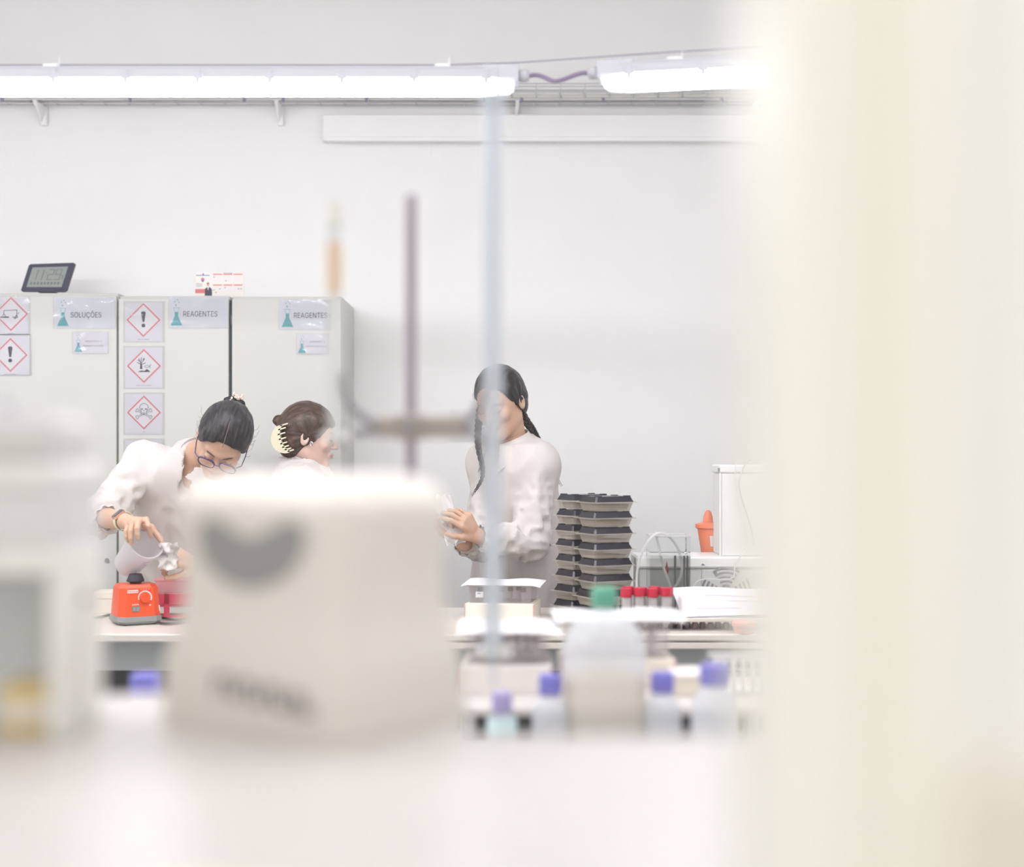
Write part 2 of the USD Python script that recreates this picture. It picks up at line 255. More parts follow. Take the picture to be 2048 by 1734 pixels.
# ------------------------------------------------------------------ cabinets with signs
YC = 5.55
def locker(x0, x1, ztop, label, seams):
    t = Thing('storage_cabinet', label, 'cabinet', ((x0 + x1) / 2, (YC + YB) / 2, 0))
    t.add('body', cbox(x0 + .001, x1 - .001, YC + .021, YB - .004, 0, ztop, .003), 'cabinet')
    e = [x0] + seams + [x1]
    for i, (a, b) in enumerate(zip(e[:-1], e[1:])):
        d = t.add('door', cbox(a + .003, b - .003, YC, YC + .018, 0.08, ztop - .012, .002), 'cabinet')
        for z in (0.3, 1.0, ztop - .11):
            t.add('hinge', cyl((a + .0005, YC + .002, z), (a + .0005, YC + .002, z + .035), .002), 'keyhole', parent=d)
        t.add('lock', cyl((b - .04, YC, 1.02), (b - .04, YC - .006, 1.02), .009), 'keyhole', parent=d)
    t.add('plinth', cbox(x0 + .02, x1 - .02, YC + .04, YC + .05, 0.0, 0.08, .001), 'gap')
    return t
X = lambda px, d=YC: (px - 1024) * d / F
Z = lambda py, d=YC: CAMZ - (py - HOR) * d / F
lk = locker(X(-605), X(234.5), Z(585), 'cream two-door cabinet at the left, under the digital clock', [X(-203)])
lk2 = locker(X(235.5), X(458.7), Z(591), 'narrow cream cabinet with the column of three warning diamonds', [])
lk3 = locker(X(462.2), X(683), Z(592), 'narrow cream cabinet at the right end of the cabinet row', [])
lk3.add('gap_liner', cbox(X(458.8), X(462.1), YC + .01, YC + .03, 0.02, Z(600), .0002), 'gap')

def diamond(cx, cy, r): return Polygon([(cx, cy - r), (cx + r, cy), (cx, cy + r), (cx - r, cy)])
def line(pts, w): return LineString(pts).buffer(w / 2)
def sym_excl(cx, cy):
    return union_all([Polygon([(cx - 4.6, cy - 15), (cx - 2.4, cy - 17), (cx + 2.4, cy - 17), (cx + 4.6, cy - 15), (cx + 1.9, cy + 4), (cx - 1.9, cy + 4)]), Point(cx, cy + 11).buffer(3.8)])
def sym_env(cx, cy):
    s = [Polygon([(cx - 7, cy + 6), (cx - 6, cy - 4), (cx - 3, cy - 4), (cx - 2, cy + 6)])]
    for a, b in (((-5, -4), (-9, -15)), ((-5, -4), (-4, -17)), ((-4, -5), (2, -14)), ((-4, -3), (4, -6)), ((-5, -3), (-12, -7)), ((-7, -9), (-11, -12)), ((-1, -10), (1, -16))):
        s.append(line([(cx + a[0], cy + a[1]), (cx + b[0], cy + b[1])], 1.2))
    s.append(Polygon([(cx - 12, cy + 12), (cx - 4, cy + 9), (cx + 2, cy + 10), (cx + 7, cy + 6), (cx + 11, cy + 9), (cx + 14, cy + 12)]))
    fish = affinity.scale(Point(cx + 7, cy + 1).buffer(1), 5, 2.6); s.append(fish.difference(fish.buffer(-0.7))); s.append(line([(cx + 12, cy + 1), (cx + 15, cy - 3)], .8)); s.append(line([(cx + 12, cy + 1), (cx + 14, cy + 4)], .8))
    return union_all(s)
def sym_skull(cx, cy):
    sk = union_all([affinity.scale(Point(cx, cy - 10).buffer(1), 9, 8.5), sbox(cx - 5, cy - 5, cx + 5, cy + 2).buffer(1)])
    s = [sk.difference(sk.buffer(-0.9)), affinity.scale(Point(cx - 4, cy - 7).buffer(1), 1.9, 1.3), affinity.scale(Point(cx + 4, cy - 7).buffer(1), 1.9, 1.3), Polygon([(cx, cy - 5), (cx + 1.2, cy - 2.8), (cx - 1.2, cy - 2.8)]), line([(cx - 3.5, cy + .2), (cx + 3.5, cy + .2)], .7)]
    for sx in (-1, 1):
        bone = union_all([line([(cx - sx * 13, cy - 4), (cx + sx * 13, cy + 9)], 3.4)] + [Point(cx + sx * a, cy + b).buffer(2.3) for a, b in ((-13, -6), (-14.5, -3), (13, 11), (14.5, 8))])
        s.append(bone.difference(bone.buffer(-0.8)).difference(sk))
    return union_all(s)
def sym_corr(cx, cy):
    s = [sbox(cx - 21, cy + 1, cx - 4, cy + 3.6), line([(cx - 14, cy - 2), (cx - 14, cy - 11), (cx + 12, cy - 12), (cx + 12, cy - 3)], 1.1), line([(cx - 14, cy - 4), (cx - 18, cy)], .9), line([(cx - 14, cy - 4), (cx - 10, cy)], .9), line([(cx + 12, cy - 2), (cx + 8, cy + 3), (cx + 4, cy + 2)], 1.6), line([(cx + 12, cy - 1), (cx + 13, cy + 3), (cx + 7, cy + 5)], 1.4), line([(cx + 14, cy - 4), (cx + 17, cy - 7)], .8)]
    return union_all(s)
def hazard(x0, y0, x1, y1, cx, cy, sym, cap, label, dy=0.0, glossy=False):
    t = Thing('warning_sheet', label, 'sign', (X(cx), YC, Z(y1)))
    y = YC - dy
    pp = t.add('paper', flat(pxpoly(sbox(x0, y0, x1, y1), YC), y - .0002, .0006), 'paper', False)
    ring = diamond(cx, cy, 34).difference(diamond(cx, cy, 30.5))
    t.add('diamond_panel', flat(pxpoly(diamond(cx, cy, 31), YC), y - .0008, .0003), 'paperw', False, parent=pp)
    t.add('diamond_border', flat(pxpoly(ring, YC), y - .0008, .0006), 'red', False, parent=pp, label='red diamond border')
    t.add('symbol', flat(pxpoly(sym, YC), y - .0011, .0004), 'ink', False, parent=pp)
    t.add('caption', text(cap, X(cx), Z(cy + 39.5), y - .0008, .0036, centre=True), 'inkgrey', False, parent=pp)
    t.add('plastic_sleeve', flat(pxpoly(sbox(x0 - 3, y0 - 3, x1 + 5, y1 + 2), YC), y - .0016, .0003), 'sleeve', False)
hazard(-27, 594, 57, 668, 22, 628, sym_corr(22, 632), 'Corrosivo', 'corrosive warning diamond on the left cabinet, cut by the picture edge')
hazard(-27, 671, 60, 750, 21.5, 710, sym_excl(21, 710), 'Nocivo ou irritante', 'exclamation mark warning diamond on the left cabinet, below the corrosive one', .0022)
hazard(250, 605, 325, 683, 287, 640, sym_excl(287, 640), 'Nocivo ou irritante', 'exclamation mark warning diamond at the top of the narrow cabinet')
hazard(250, 695, 325, 776, 288, 732, sym_env(287, 732), 'Perigoso para o ambiente', 'dead tree and fish warning diamond in the middle of the column')
hazard(250, 788, 325, 868, 288, 825, sym_skull(288, 825), 'Tóxico', 'skull and crossbones warning diamond, lowest of the three whole ones')
hazard(250, 880, 325, 960, 288, 917, sym_excl(288, 917), 'Perigo', 'warning sheet mostly hidden behind the shoulder of the bending woman', .0)
def flask(x, y, s):
    """icon of a conical flask; x, y its base centre"""
    body = Polygon([(x - 12 * s, y), (x - 3.6 * s, y - 19 * s), (x - 3.6 * s, y - 28 * s), (x + 3.6 * s, y - 28 * s), (x + 3.6 * s, y - 19 * s), (x + 12 * s, y)])
    neck = union_all([sbox(x - 6.5 * s, y - 37 * s, x + 6.5 * s, y - 36 * s), line([(x - 5 * s, y - 36.5 * s), (x - 3.6 * s, y - 28 * s)], .8 * s), line([(x + 5 * s, y - 36.5 * s), (x + 3.6 * s, y - 28 * s)], .8 * s)])
    bub = union_all([Point(x + a * s, y - b * s).buffer(r * s) for a, b, r in ((-1, 42, 1.8), (-3, 49, 1.3), (5, 48, 1.3), (2, 53, 1.3))])
    return body, union_all([neck, bub])
def sign(x0, y0, x1, y1, fx, fy, fs, lines, label, txt='inkgrey', dy=0.0):
    t = Thing('cabinet_sign', label, 'sign', (X((x0 + x1) / 2), YC, Z(y1)))
    pp = t.add('paper', flat(pxpoly(sbox(x0, y0, x1, y1), YC), YC - .0002 - dy, .0006), 'signpaper' if fs > .8 else 'paper', False)
    b, n = flask(fx, fy, fs)
    t.add('flask_icon', flat(pxpoly(b, YC), YC - .0008 - dy, .0005), 'teal', False, parent=pp, label='teal flask icon')
    t.add('flask_neck_icon', flat(pxpoly(n, YC), YC - .0008 - dy, .0005), 'tealpale', False, parent=pp)
    for s, lx0, lx1, ly, h in lines:
        t.add('lettering', text(s, X(lx0), Z(ly), YC - .0008 - dy, h * YC / F, bold=False, width=(lx1 - lx0) * YC / F), txt, False, parent=pp)
    U = (lambda u, v: np.stack([X(x0 - 2) + u * (X(x1 + 2) - X(x0 - 2)), YC - .0022 - dy - .0022 * meshkit.noise(np.stack([u * 4 + x0, v * 3, 0 * u], -1)), Z(y1 + 1) + v * (Z(y0 - 1) - Z(y1 + 1))], -1))
    t.add('plastic_sleeve', sheet(U, 22, 12, .0002), 'sleeve', True)
sign(108, 595, 230, 657, 126, 652, .97, [('SOLUÇÕES', 141, 203, 635, 10.5)], 'SOLUÇÕES sign in a shiny plastic sleeve on the left cabinet', 'ink')
sign(146, 664, 216, 707, 157, 704, .66, [('ARMÁRIO 2', 170, 204, 684, 3.2), ('ARMÁRIO SOLUÇÕES', 166, 207, 693, 2.6)], 'small flask sign just below the SOLUÇÕES sign', dy=.001)
sign(338, 593, 457, 656, 353, 651, .97, [('REAGENTES', 366, 435, 633, 10.5)], 'REAGENTES sign with clear letters on the narrow middle cabinet', 'ink')
sign(559, 599, 660, 659, 575, 654, .97, [('REAGENTES', 587, 655, 636, 10.5)], 'REAGENTES sign under glare on the right end cabinet', 'ink')
sign(594, 667, 656, 708, 604, 706, .66, [('ARMÁRIO 1', 618, 650, 685, 3.2), ('ARMÁRIO REAGENTES', 612, 655, 694, 2.6)], 'small flask sign just below the glaring REAGENTES sign', dy=.001)
# label sheet on the wall
t = Thing('wall_sign', 'faint sheet in a plastic sleeve on the back wall left of the standing woman', 'sign', (X(940, 6), 6.0, Z(880, 6)))
pp = t.add('paper', flat(pxpoly(sbox(903, 822, 975, 880), 6), 5.9995, .0006), 'wall', False)
t.add('lettering', text('CO', X(955, 6), Z(850, 6), 5.9985, 8 * 6 / F), 'inkgrey', False, parent=pp); t.add('lettering', text('MAT', X(948, 6), Z(864, 6), 5.9985, 8 * 6 / F), 'inkgrey', False, parent=pp)
t.add('plastic_sleeve', flat(pxpoly(sbox(899, 818, 979, 884), 6), 5.998, .0003), 'sleeve', False)

# digital clock leaning back on the left cabinet
zc = Z(585)
t = Thing('digital_clock', 'dark digital clock showing 11:29 on top of the left cabinet', 'clock', (X(88), 5.70, zc))
def clk(u, v, o=0.0):
    """point of the tilted clock face from picture units, o towards the viewer"""
    d = 5.70; p = at(u, v, d); return p + np.array([0, -o, 0])
quad = [(41, 583), (131, 583.5), (142, 522), (50, 525)]
def qmap(s, r, o):
    a, b, c, e = [np.array(q) for q in quad]; uv = (1 - s) * (1 - r) * a + s * (1 - r) * b + s * r * c + (1 - s) * r * e; return clk(uv[0], uv[1], o) + np.array([0, .05 * r, 0])
def qplate(s0, s1, r0, r1, o0, o1, c=0.0):
    pts = []
    for s, r, ss, rr in ((s0, r0, 1, 1), (s1, r0, -1, 1), (s1, r1, -1, -1), (s0, r1, 1, -1)):
        for o in (o0, o1):
            pts += [qmap(s + ss * c, r, o), qmap(s, r + rr * c * 1.4, o)]
    return hull(pts)
cs = t.add('case', qplate(0, 1, 0, 1, -.022, .0, .035), 'clockcase', False)
t.add('display', qplate(.10, .88, .16, .87, .0, .0012), 'lcd', False, parent=cs)
def seg(s0, r0, w, h, on):
    L = {'a': (0, 1, 1, 1), 'b': (1, .5, 1, 1), 'c': (1, 0, 1, .5), 'd': (0, 0, 1, 0), 'e': (0, 0, 0, .5), 'f': (0, .5, 0, 1), 'g': (0, .5, 1, .5)}; out = []
    for k in on:
        x0, y0, x1, y1 = L[k]; q = .008
        out.append(qplate(s0 + x0 * w - q, s0 + x1 * w + q, r0 + y0 * h - q * 1.4, r0 + y1 * h + q * 1.4, .0012, .002))
    return out
dg = seg(.20, .42, .05, .36, 'bc') + seg(.32, .42, .06, .36, 'bc') + seg(.50, .42, .11, .36, 'abged') + seg(.66, .42, .11, .36, 'abcdfg') + seg(.80, .42, .035, .14, 'abc') + [qplate(.44, .455, .5, .53, .0012, .002), qplate(.44, .455, .65, .68, .0012, .002)]
dg += [qplate(.16 + i * .075, .205 + i * .075, .25, .33, .0012, .0018) for i in range(9)]
t.add('digits', cat_(dg), 'lcdink', False, parent=cs)
t.add('foot', hull([qmap(.3, .02, -.02), qmap(.7, .02, -.02), qmap(.3, .06, -.022), qmap(.7, .06, -.022), qmap(.3, .01, -.02) + [0, .06, 0], qmap(.7, .01, -.02) + [0, .06, 0]]), 'clockcase', False)
# desk calendar on the middle cabinets
zk = Z(592); dk = 5.66
t = Thing('desk_calendar', 'small printed desk calendar with red month bars on the cabinet top', 'calendar', (X(440, dk), dk, zk))
K = lambda a, b, c, d_, o=0, th=.0005: flat(pxpoly(sbox(a, b, c, d_), dk), dk - o, th)
card = t.add('card', cbox(X(390.5, dk), X(487.5, dk), dk, dk + .003, zk - .001, Z(545, dk), .0005), 'papercream', False)
t.add('stand', hull([(X(395, dk), dk + .003, Z(547, dk)), (X(483, dk), dk + .003, Z(547, dk)), (X(395, dk), dk + .06, zk), (X(483, dk), dk + .06, zk), (X(395, dk), dk + .057, zk), (X(483, dk), dk + .057, zk)]), 'papercream', False)
for i in range(3):
    for j in range(2):
        x0 = 426 + i * 20.5; y0 = 547.5 + j * 21.5
        t.add('month_bar', K(x0, y0, x0 + 18, y0 + 2.2), 'red', False, parent=card)
        dots = [(x0 + 1.5 + 2.5 * a, y0 + 5 + 2.4 * b) for a in range(7) for b in range(5)]
        t.add('month_dates', cat_([K(a, b, a + .9, b + .8) for a, b in dots]), 'paper', False, parent=card)
t.add('marked_date', cat_([K(a - 1.2, b - 1, a + 1.2, b + 1, .0006) for a, b in ((428, 554), (452, 561.5), (440, 577.5), (450, 575), (477, 577.5), (482, 577.5), (432, 585), (427.5, 580))]), 'inkgrey', False, parent=card)
t.add('heading', cat_([K(392, 550, 419, 551.5), K(405, 546.8, 407.5, 550), K(447, 544.9 + 1, 465, 546.6)]), 'inkblue', False, parent=card)
t.add('balloon_logo', flat(pxpoly(Polygon([(402, 558), (404, 555.5), (407, 555.5), (409, 558), (409, 560), (402, 560)]), dk), dk, .0006), 'red', False, parent=card)
t.add('balloon_logo', flat(pxpoly(Polygon([(402, 560), (409, 560), (406.5, 564), (404.5, 564)]), dk), dk, .0006), 'inkblue', False, parent=card)
t.add('small_print', cat_([K(392.5, 567 + 2.6 * i, 404 + i % 2, 567.9 + 2.6 * i) for i in range(3)]), 'inkgrey', False, parent=card)
t.add('red_block', K(390.5, 578, 410, 586.5), 'red', False, parent=card)
t.add('portrait_suit', flat(pxpoly(Polygon([(409.5, 591.5), (410, 578), (414, 574.5), (420, 574.5), (424, 579), (424, 591.5)]), dk), dk - .0006, .0005), 'ink', False, parent=card)
t.add('portrait_face', flat(pxpoly(affinity.scale(Point(416, 569.5).buffer(1), 2.3, 3.2), dk), dk - .0006, .0005), 'skin', False, parent=card)
t.add('portrait_shirt', flat(pxpoly(Polygon([(414.5, 573.5), (418, 573.5), (416.5, 581)]), dk), dk - .0011, .0004), 'paperw', False, parent=card)
t.add('portrait_hair', flat(pxpoly(sbox(413.8, 565.6, 418.2, 567.6), dk), dk - .0011, .0004), 'hairdark', False, parent=card)

# ------------------------------------------------------------------ cable tray and lamps
d = 5.90
t = Thing('cable_tray', 'wire mesh cable tray along the top of the back wall behind the lamps', 'cable tray', (0, 5.94, Z(204, d)))
zb, zt = Z(203, d), Z(172, d)
for k, (yy, zz) in enumerate([(5.86, zb), (5.92, zb), (5.97, zb), (5.86, zb + .03), (5.86, zt - .012), (5.86, zt), (5.97, zt)]):
    t.add('long_wire', cyl((XL, yy, zz), (XR, yy, zz), .0028 if zz > zb + .001 else .004, n=8), 'tray')
for k in range(0, 64):
    x = -3.1 + k * .1
    t.add('cross_wire', tube([(x, 5.858, zt), (x, 5.858, zb), (x, 5.972, zb), (x, 5.972, zt)], .0022, 6), 'tray', 60)
for px in (-400, 75, 555, 1035, 1515, 1900):
    x = X(px, d)
    t.add('wall_bracket', cat_([cbox(x - .012, x + .012, 5.975, 5.998, Z(242, d), zb + .03, .002), hull([(x - .008, 5.86, zb - .004), (x + .008, 5.86, zb - .004), (x - .008, 5.98, zb - .004), (x + .008, 5.98, zb - .004), (x - .008, 5.98, zb - .07), (x + .008, 5.98, zb - .03)])]), 'wall')
for px in (2, 258, 487, 565, 732, 970, 1043, 1207, 1445):
    x = X(px, 5.84); t.add('bolt', cyl((x, 5.855, zb - .012), (x, 5.855, zb + .004), .006, n=8), 'bolt')
for k in range(4):
    pts = [(XL + .02 + i * .32, 5.880 + .022 * k + .005 * math.sin(i * 1.7), zb + .017 + .004 * math.sin(i * 1.1)) for i in range(20)]
    solo('tray_cable', tube(spline(pts, 90), .009, 8), 'traycable', 'beige cable lying in the wire tray at the top of the wall', 'cable', 60, 'cables in the wall tray')

def luminaire(x0, y0, z0, L, rz, label):
    """batten lamp, local x along the tube from its end at 0 to -L (or +L)"""
    t = Thing('batten_lamp', label, 'lamp', (x0, y0, z0), None, rz)
    s = 1 if L > 0 else -1; A = abs(L)
    half = [(-.045, .036), (-.045, .058), (-.03, .072), (.03, .072), (.045, .058), (.045, .036)]
    def ext(prof, a, b): return hull([(s * q, y, z) for q in (a, b) for y, z in prof])
    t.add('housing', ext(half, .06, A), 'housing', 20, local=True)
    t.add('end_block', ext([(-.036, .028), (-.036, .076), (.036, .076), (.036, .028)], -.0, .10), 'housing', 20, local=True)
    dif = [(-.045, .036), (-.044, .018), (-.030, .003), (-.014, -.002), (.014, -.002), (.030, .003), (.044, .018), (.045, .036)]
    small = [(y * .82, .004 + (z - .002) * .92) for y, z in dif]
    t.add('diffuser', cat_([ext(dif, .085, A), hull([(s * .085, y, z) for y, z in dif] + [(s * .062, y, z) for y, z in small])]), 'lamp', 25, local=True, label='glowing diffuser')
    t.add('end_cap', hull([(s * .062, y, z) for y, z in dif] + [(s * .012, y * .95, z) for y, z in dif if z > .015] + [(s * .03, y * .7, z + .003) for y, z in dif]), 'endcap', 25, local=True)
    for q in np.arange(.09, A, .20):
        t.add('clip', cat_([cbox(s * q - .014, s * q + .014, -.049, .049, .031, .050, .002), cbox(s * q - .006, s * q + .006, -.051, -.045, .02, .06, .001)]), 'housing', False, local=True)
    t.add('cable_gland', lathe([(0, 0), (.013, 0), (.016, .004), (.018, .004), (.018, .022), (.012, .03), (0, .03)], 16, (-s, 0, 0), (0, 0, .052)), 'gland', 30, local=True)
    for q in (.213, 1.308):
        b = t.add('hanger', cat_([cbox(s * q - .022, s * q + .022, -.02, .02, .070, .082, .002), cyl((s * q + .018, 0, .078), (s * q + .018, 0, .104), .002, n=8)]), 'whitemetal', False, local=True)
    return t
dL = 4.0
z0 = Z(189, dL)
lamp0 = luminaire(X(1037, dL), dL, z0, -1.58, 0.0, 'long bright batten lamp crossing the left of the picture')
luminaire(X(1197, 3.95), 3.95, Z(183, 3.95), 1.58, -0.185, 'bright batten lamp at the right, reached by the sagging cable')
for xx, sd_ in ((-1.72, 'left'), (-.02, 'middle'), (1.68, 'right')): lamp0.copy((xx + .05, 2.35, 2.95), 0, f'batten lamp of the nearer lamp row above the picture, {sd_} of its three')
lamp0.copy((X(1037, dL) - 1.74, 4.0, z0), 0, 'batten lamp in line with the long bright one, beyond the left picture edge')
e0, e1 = np.array([X(1037, dL) + .028, dL, z0 + .052]), np.array([X(1197, 3.95) - .028, 3.95 + .005, Z(183, 3.95) + .052])
pts = [e0, e0 + [.04, 0, -.002], (e0 + e1) / 2 + [-.01, 0, -.018], e1 + [-.04, 0, -.006], e1]
solo('lamp_cable', tube(spline(pts, 40), .0062, 10), 'purplecable', 'grey flex sagging between the two batten lamps', 'cable', 60)
wz = z0 + .0835
wl = [(XL, 4.0, wz + .0), (X(105, 4.0), 4.0, wz - .0005), (X(885, 4.0), 4.0, wz - .0005), (X(1037, dL), 4.0, wz + .006), (X(1340, 3.87), 3.888, wz + .004), (1.30, 3.71, wz + .006), (XR, 3.40, wz + .05)]
solo('suspension_wire', tube(wl, .0016, 6), 'bolt', 'thin steel wire strung across the room above the batten lamps', 'wire', 60)

# ------------------------------------------------------------------ benches
ZB = 0.90
def bench(name, label, x0, x1, y0, y1, z, th, mat, front=None, apr=True, legs=True):
    t = Thing(name, label, 'workbench', ((x0 + x1) / 2, (y0 + y1) / 2, 0))
    t.add('worktop', cbox(x0, x1, y0, y1, z - th, z, .004), mat)
    if apr:
        t.add('apron', cbox(x0 + .05, x1 - .05, y0 + .10, y0 + .12, z - .125, z - th, .002), 'apron')
        t.add('apron', cbox(x0 + .05, x1 - .05, y1 - .08, y1 - .06, z - .125, z - th, .002), 'apron')
    for lx in (x0 + .05, x1 - .09):
        for ly in (y0 + .12, y1 - .10):
            t.add('leg', cbox(lx, lx + .04, ly, ly + .04, 0, z - th, .003), 'leg')
    t.add('back_panel', cbox(x0 + .1, x1 - .1, y1 - .13, y1 - .11, .12, z - .125, .002), 'dark')
    return t
SX = X(845, 4.3)
bench('lab_bench', 'cream topped lab bench under the orange mixer and the bending woman', -2.9, SX - .002, 4.26, 4.98, ZB, .025, 'bench')
bb = bench('lab_bench', 'cream topped lab bench carrying the stacked food tubs', SX + .002, 2.6, 4.26, 4.98, ZB, .022, 'bench')
bb.add('edge_rail', cbox(SX + .01, 2.59, 4.262, 4.30, ZB - .046, ZB - .026, .003), 'bench')
bench('front_bench', 'pale bench behind the window counter carrying the blue-capped bottles', -2.6, 2.4, 1.45, 2.80, ZB, .03, 'benchnear')
# low riser shelf at the back of the front bench
t = Thing('riser_shelf', 'low pale riser shelf along the rear of the front bench under the boxes', 'shelf', (.3, 2.9, 0))
rx0, rx1 = X(915, 2.88), 1.0
t.add('shelf_board', cbox(rx0, rx1, 2.71, 3.10, .943, .960, .003), 'benchnear')
for x in (rx0 + .02, (rx0 + rx1) / 2, rx1 - .05):
    t.add('shelf_support', cbox(x, x + .02, 2.72, 2.79, ZB, .943, .002), 'apron')

# ------------------------------------------------------------------ objects on the left bench
def vortex():
    dd = 4.53; c = at(271, 1250, dd); c[2] = ZB; t = Thing('vortex_mixer', 'orange and grey vortex mixer with black cup on the left bench', 'lab mixer', c, None, 0.50)
    w, h = .134, .135
    t.add('base', cat_([frustum(w * .93, w * .95, .003, w + .008, w + .010, .012), frustum(w + .008, w + .010, .012, w + .004, w + .006, .027)]), 'orangegrey', 20, local=True)
    t.add('housing', cat_([frustum(w, w, .027, w * .90, w * .90, .116, .17), frustum(w * .90, w * .90, .116, w * .80, w * .80, .126, .20)]), 'orange', 20, local=True)
    def onface(u, v, o):   # front face leans back
        return np.array([u, -(w / 2) + (v - .027) / .091 * w * .05 - o, v])
    def plate(u0, u1, v0, v1, o0, o1):
        return hull([onface(u, v, o) for u in (u0, u1) for v in (v0, v1) for o in (o0, o1)])
    t.add('name_plate', plate(-.040, -.007, .102, .111, -.001, .0008), 'paperw', False, local=True)
    t.add('name_lettering', cat_([plate(-.038 + i * .0043, -.0352 + i * .0043, .1045, .1085, .0008, .0012) for i in range(7)]), 'orange', False, local=True)
    kn = t.add('speed_knob', cat_([cyl(onface(.014, .086, -.002), onface(.014, .086, .012), .0165, .015, 28), plate(.0135, .0145, .087, .101, .0115, .013)]), 'orange', 30, local=True)
    ring = []
    for k in range(28):
        a0, a1 = math.radians(-25 + k * 8.0), math.radians(-25 + (k + 1) * 8.0); r0 = .0185; r1 = .0185 + .0022 + .0018 * (1 - k / 28)
        ring.append(hull([onface(.014 + r * math.cos(a), .086 + r * math.sin(a), o) for a in (a0, a1) for r in (r0, r1) for o in (0, .0008)]))
    t.add('speed_scale', cat_(ring + [plate(.010 + i * .008, .0115 + i * .008, .1115, .1135, 0, .0008) for i in range(-1, 3)] + [hull([onface(.027, .060, 0), onface(.033, .060, 0), onface(.030, .066, 0), onface(.027, .060, .0008), onface(.033, .060, .0008), onface(.030, .066, .0008)])]), 'paperw', False, local=True)
    t.add('switch', cat_([plate(-.027, -.003, .043, .060, -.001, .002)]), 'switch', False, local=True)
    t.add('switch_rocker', cat_([plate(-.025, -.016, .045, .058, .002, .004), plate(-.014, -.005, .045, .058, .002, .0035)]), 'orangegrey', False, local=True)
    t.add('switch_marks', cat_([plate(-.026 + i * .0055, -.0225 + i * .0055, .064, .0665, -.0005, .0006) for i in range(4)]), 'paperw', False, local=True)
    t.add('side_sticker', hull([(w / 2 + .0006 - q, y, z) for y in (-.045, -.018) for z, q in ((.040, .001), (.058, .002))] + [(w / 2 - .003 - q, y, z) for y in (-.045, -.018) for z, q in ((.040, .001), (.058, .002))]), 'paperw', False, local=True)
    t.add('cup', lathe([(0, .124), (.017, .124), (.018, .130), (.0275, .133), (.0275, .137), (.020, .155), (.018, .157), (.008, .150), (0, .149)], 28), 'rubber', 25, local=True)
    for sx in (-1, 1):
        for sy in (-1, 1):
            t.add('foot', cyl((sx * .045, sy * .045, 0), (sx * .045, sy * .045, .004), .008), 'rubber', local=True)
vortex()
cz = ZB + .006
pts = [at(316, 0, 4.62), at(335, 0, 4.60), at(352, 0, 4.57), at(375, 0, 4.60), at(410, 0, 4.68), at(440, 0, 4.75)]
solo('mains_cable', tube(spline([(p[0], p[1], cz) for p in pts], 40), .004, 8), 'cord', 'black cable running right from the orange vortex mixer behind the cream machine', 'cable', 60)
solo('mains_cable', tube(spline([(p[0], p[1], cz) for p in (at(318, 0, 4.50), at(340, 0, 4.47), at(360, 0, 4.49), at(385, 0, 4.52), at(430, 0, 4.56))], 40), .004, 8), 'cord', 'second black cable lying nearest the bench edge beside the orange mixer', 'cable', 60)
solo('mains_cable', tube(spline([(p[0], p[1], cz - .002) for p in (at(233, 0, 4.68), at(218, 0, 4.72), at(200, 0, 4.66), at(170, 0, 4.7))], 30), .004, 8), 'cord', 'short black cable leading left from the orange vortex mixer', 'cable', 60)
# beaker held over the mixer
Bb, Bm = at(243, 1141, 4.60), at(308, 1071, 4.50)
ax = Bm - Bb; ax = ax / np.linalg.norm(ax) + np.array([0, -.26, 0]); ax /= np.linalg.norm(ax); L = .158
Bc = (Bb + Bm) / 2 + np.array([0, -.01, 0]); B0 = Bc - ax * L / 2
t = Thing('beaker', 'frosted plastic beaker tilted over the vortex mixer by the bending woman', 'beaker', B0)
t.add('cup_wall', lathe([(0, 0), (.041, 0), (.045, .004), (.0555, .153), (.059, .157), (.0575, .159), (.0535, .153), (.043, .007), (0, .005)], 40, ax, B0), 'beaker', 40)
t.add('rim', lathe([(.0552, .155), (.0594, .1565), (.0594, .1582), (.0572, .1592), (.0547, .157)], 40, ax, B0), 'beaker', 40)
tx = np.cross(ax, [0, 0, 1]); tx /= np.linalg.norm(tx); ty = np.cross(ax, tx)
def onb(a, h, r): return B0 + ax * h + r * (math.cos(a) * tx + math.sin(a) * ty)
a_front = min(np.linspace(0, 2 * PI, 200), key=lambda a: onb(a, .1, .05)[1])
t.add('graduation', cat_([tube([onb(a_front + .9 + q, .03 + .011 * k, .0457 + (.03 + .011 * k) * .070) for q in np.linspace(0, .25 if k % 2 else .42, 6)], .0005, 5) for k in range(9)]), 'inkgrey', 60)
t.add('printed_mark', cat_([tube([onb(a_front - 2.4 + .13 * k + q, .134 + .004 * (k % 2), .0530) for q in np.linspace(0, .09, 4)], .0013, 5) for k in range(6)]), 'ink', 60)
# pink rack and tip box behind the mixer
c = at(352, 1225, 4.72)
t = Thing('tube_rack', 'crimson pink tube rack beside the orange mixer', 'rack', (c[0], 4.72, ZB), None, .1)
def rack_frame(w, dp, h, n, plates):
    m = [cbox(-w / 2, w / 2, -dp / 2, dp / 2, z, z + .005, .001) for z in plates]
    for sx in (-1, 1):
        m += [cbox(sx * w / 2 - .005, sx * w / 2 + .005, -dp / 2, dp / 2, 0, h, .001)]
    return m
fr = rack_frame(.13, .08, .078, 4, (.0, .036))
t.add('frame', cat_(fr + [cbox(-.034, -.016, -.042, -.036, 0, .078, .001), cbox(-.065, .065, -.042, -.036, .043, .078, .001)]), 'pink', 20, local=True)
t.add('clear_cover', cbox(-.065, .065, -.04, .04, .079, .116, .004), 'pinkclear', 20, local=True)
t.add('cover_lid', cbox(-.066, .066, -.041, .041, .117, .128, .004), 'pinkclear', 20, local=True)
t = Thing('card_box', 'small cream carton partly hidden left of the orange mixer', 'box', (X(205, 4.8), 4.85, ZB))
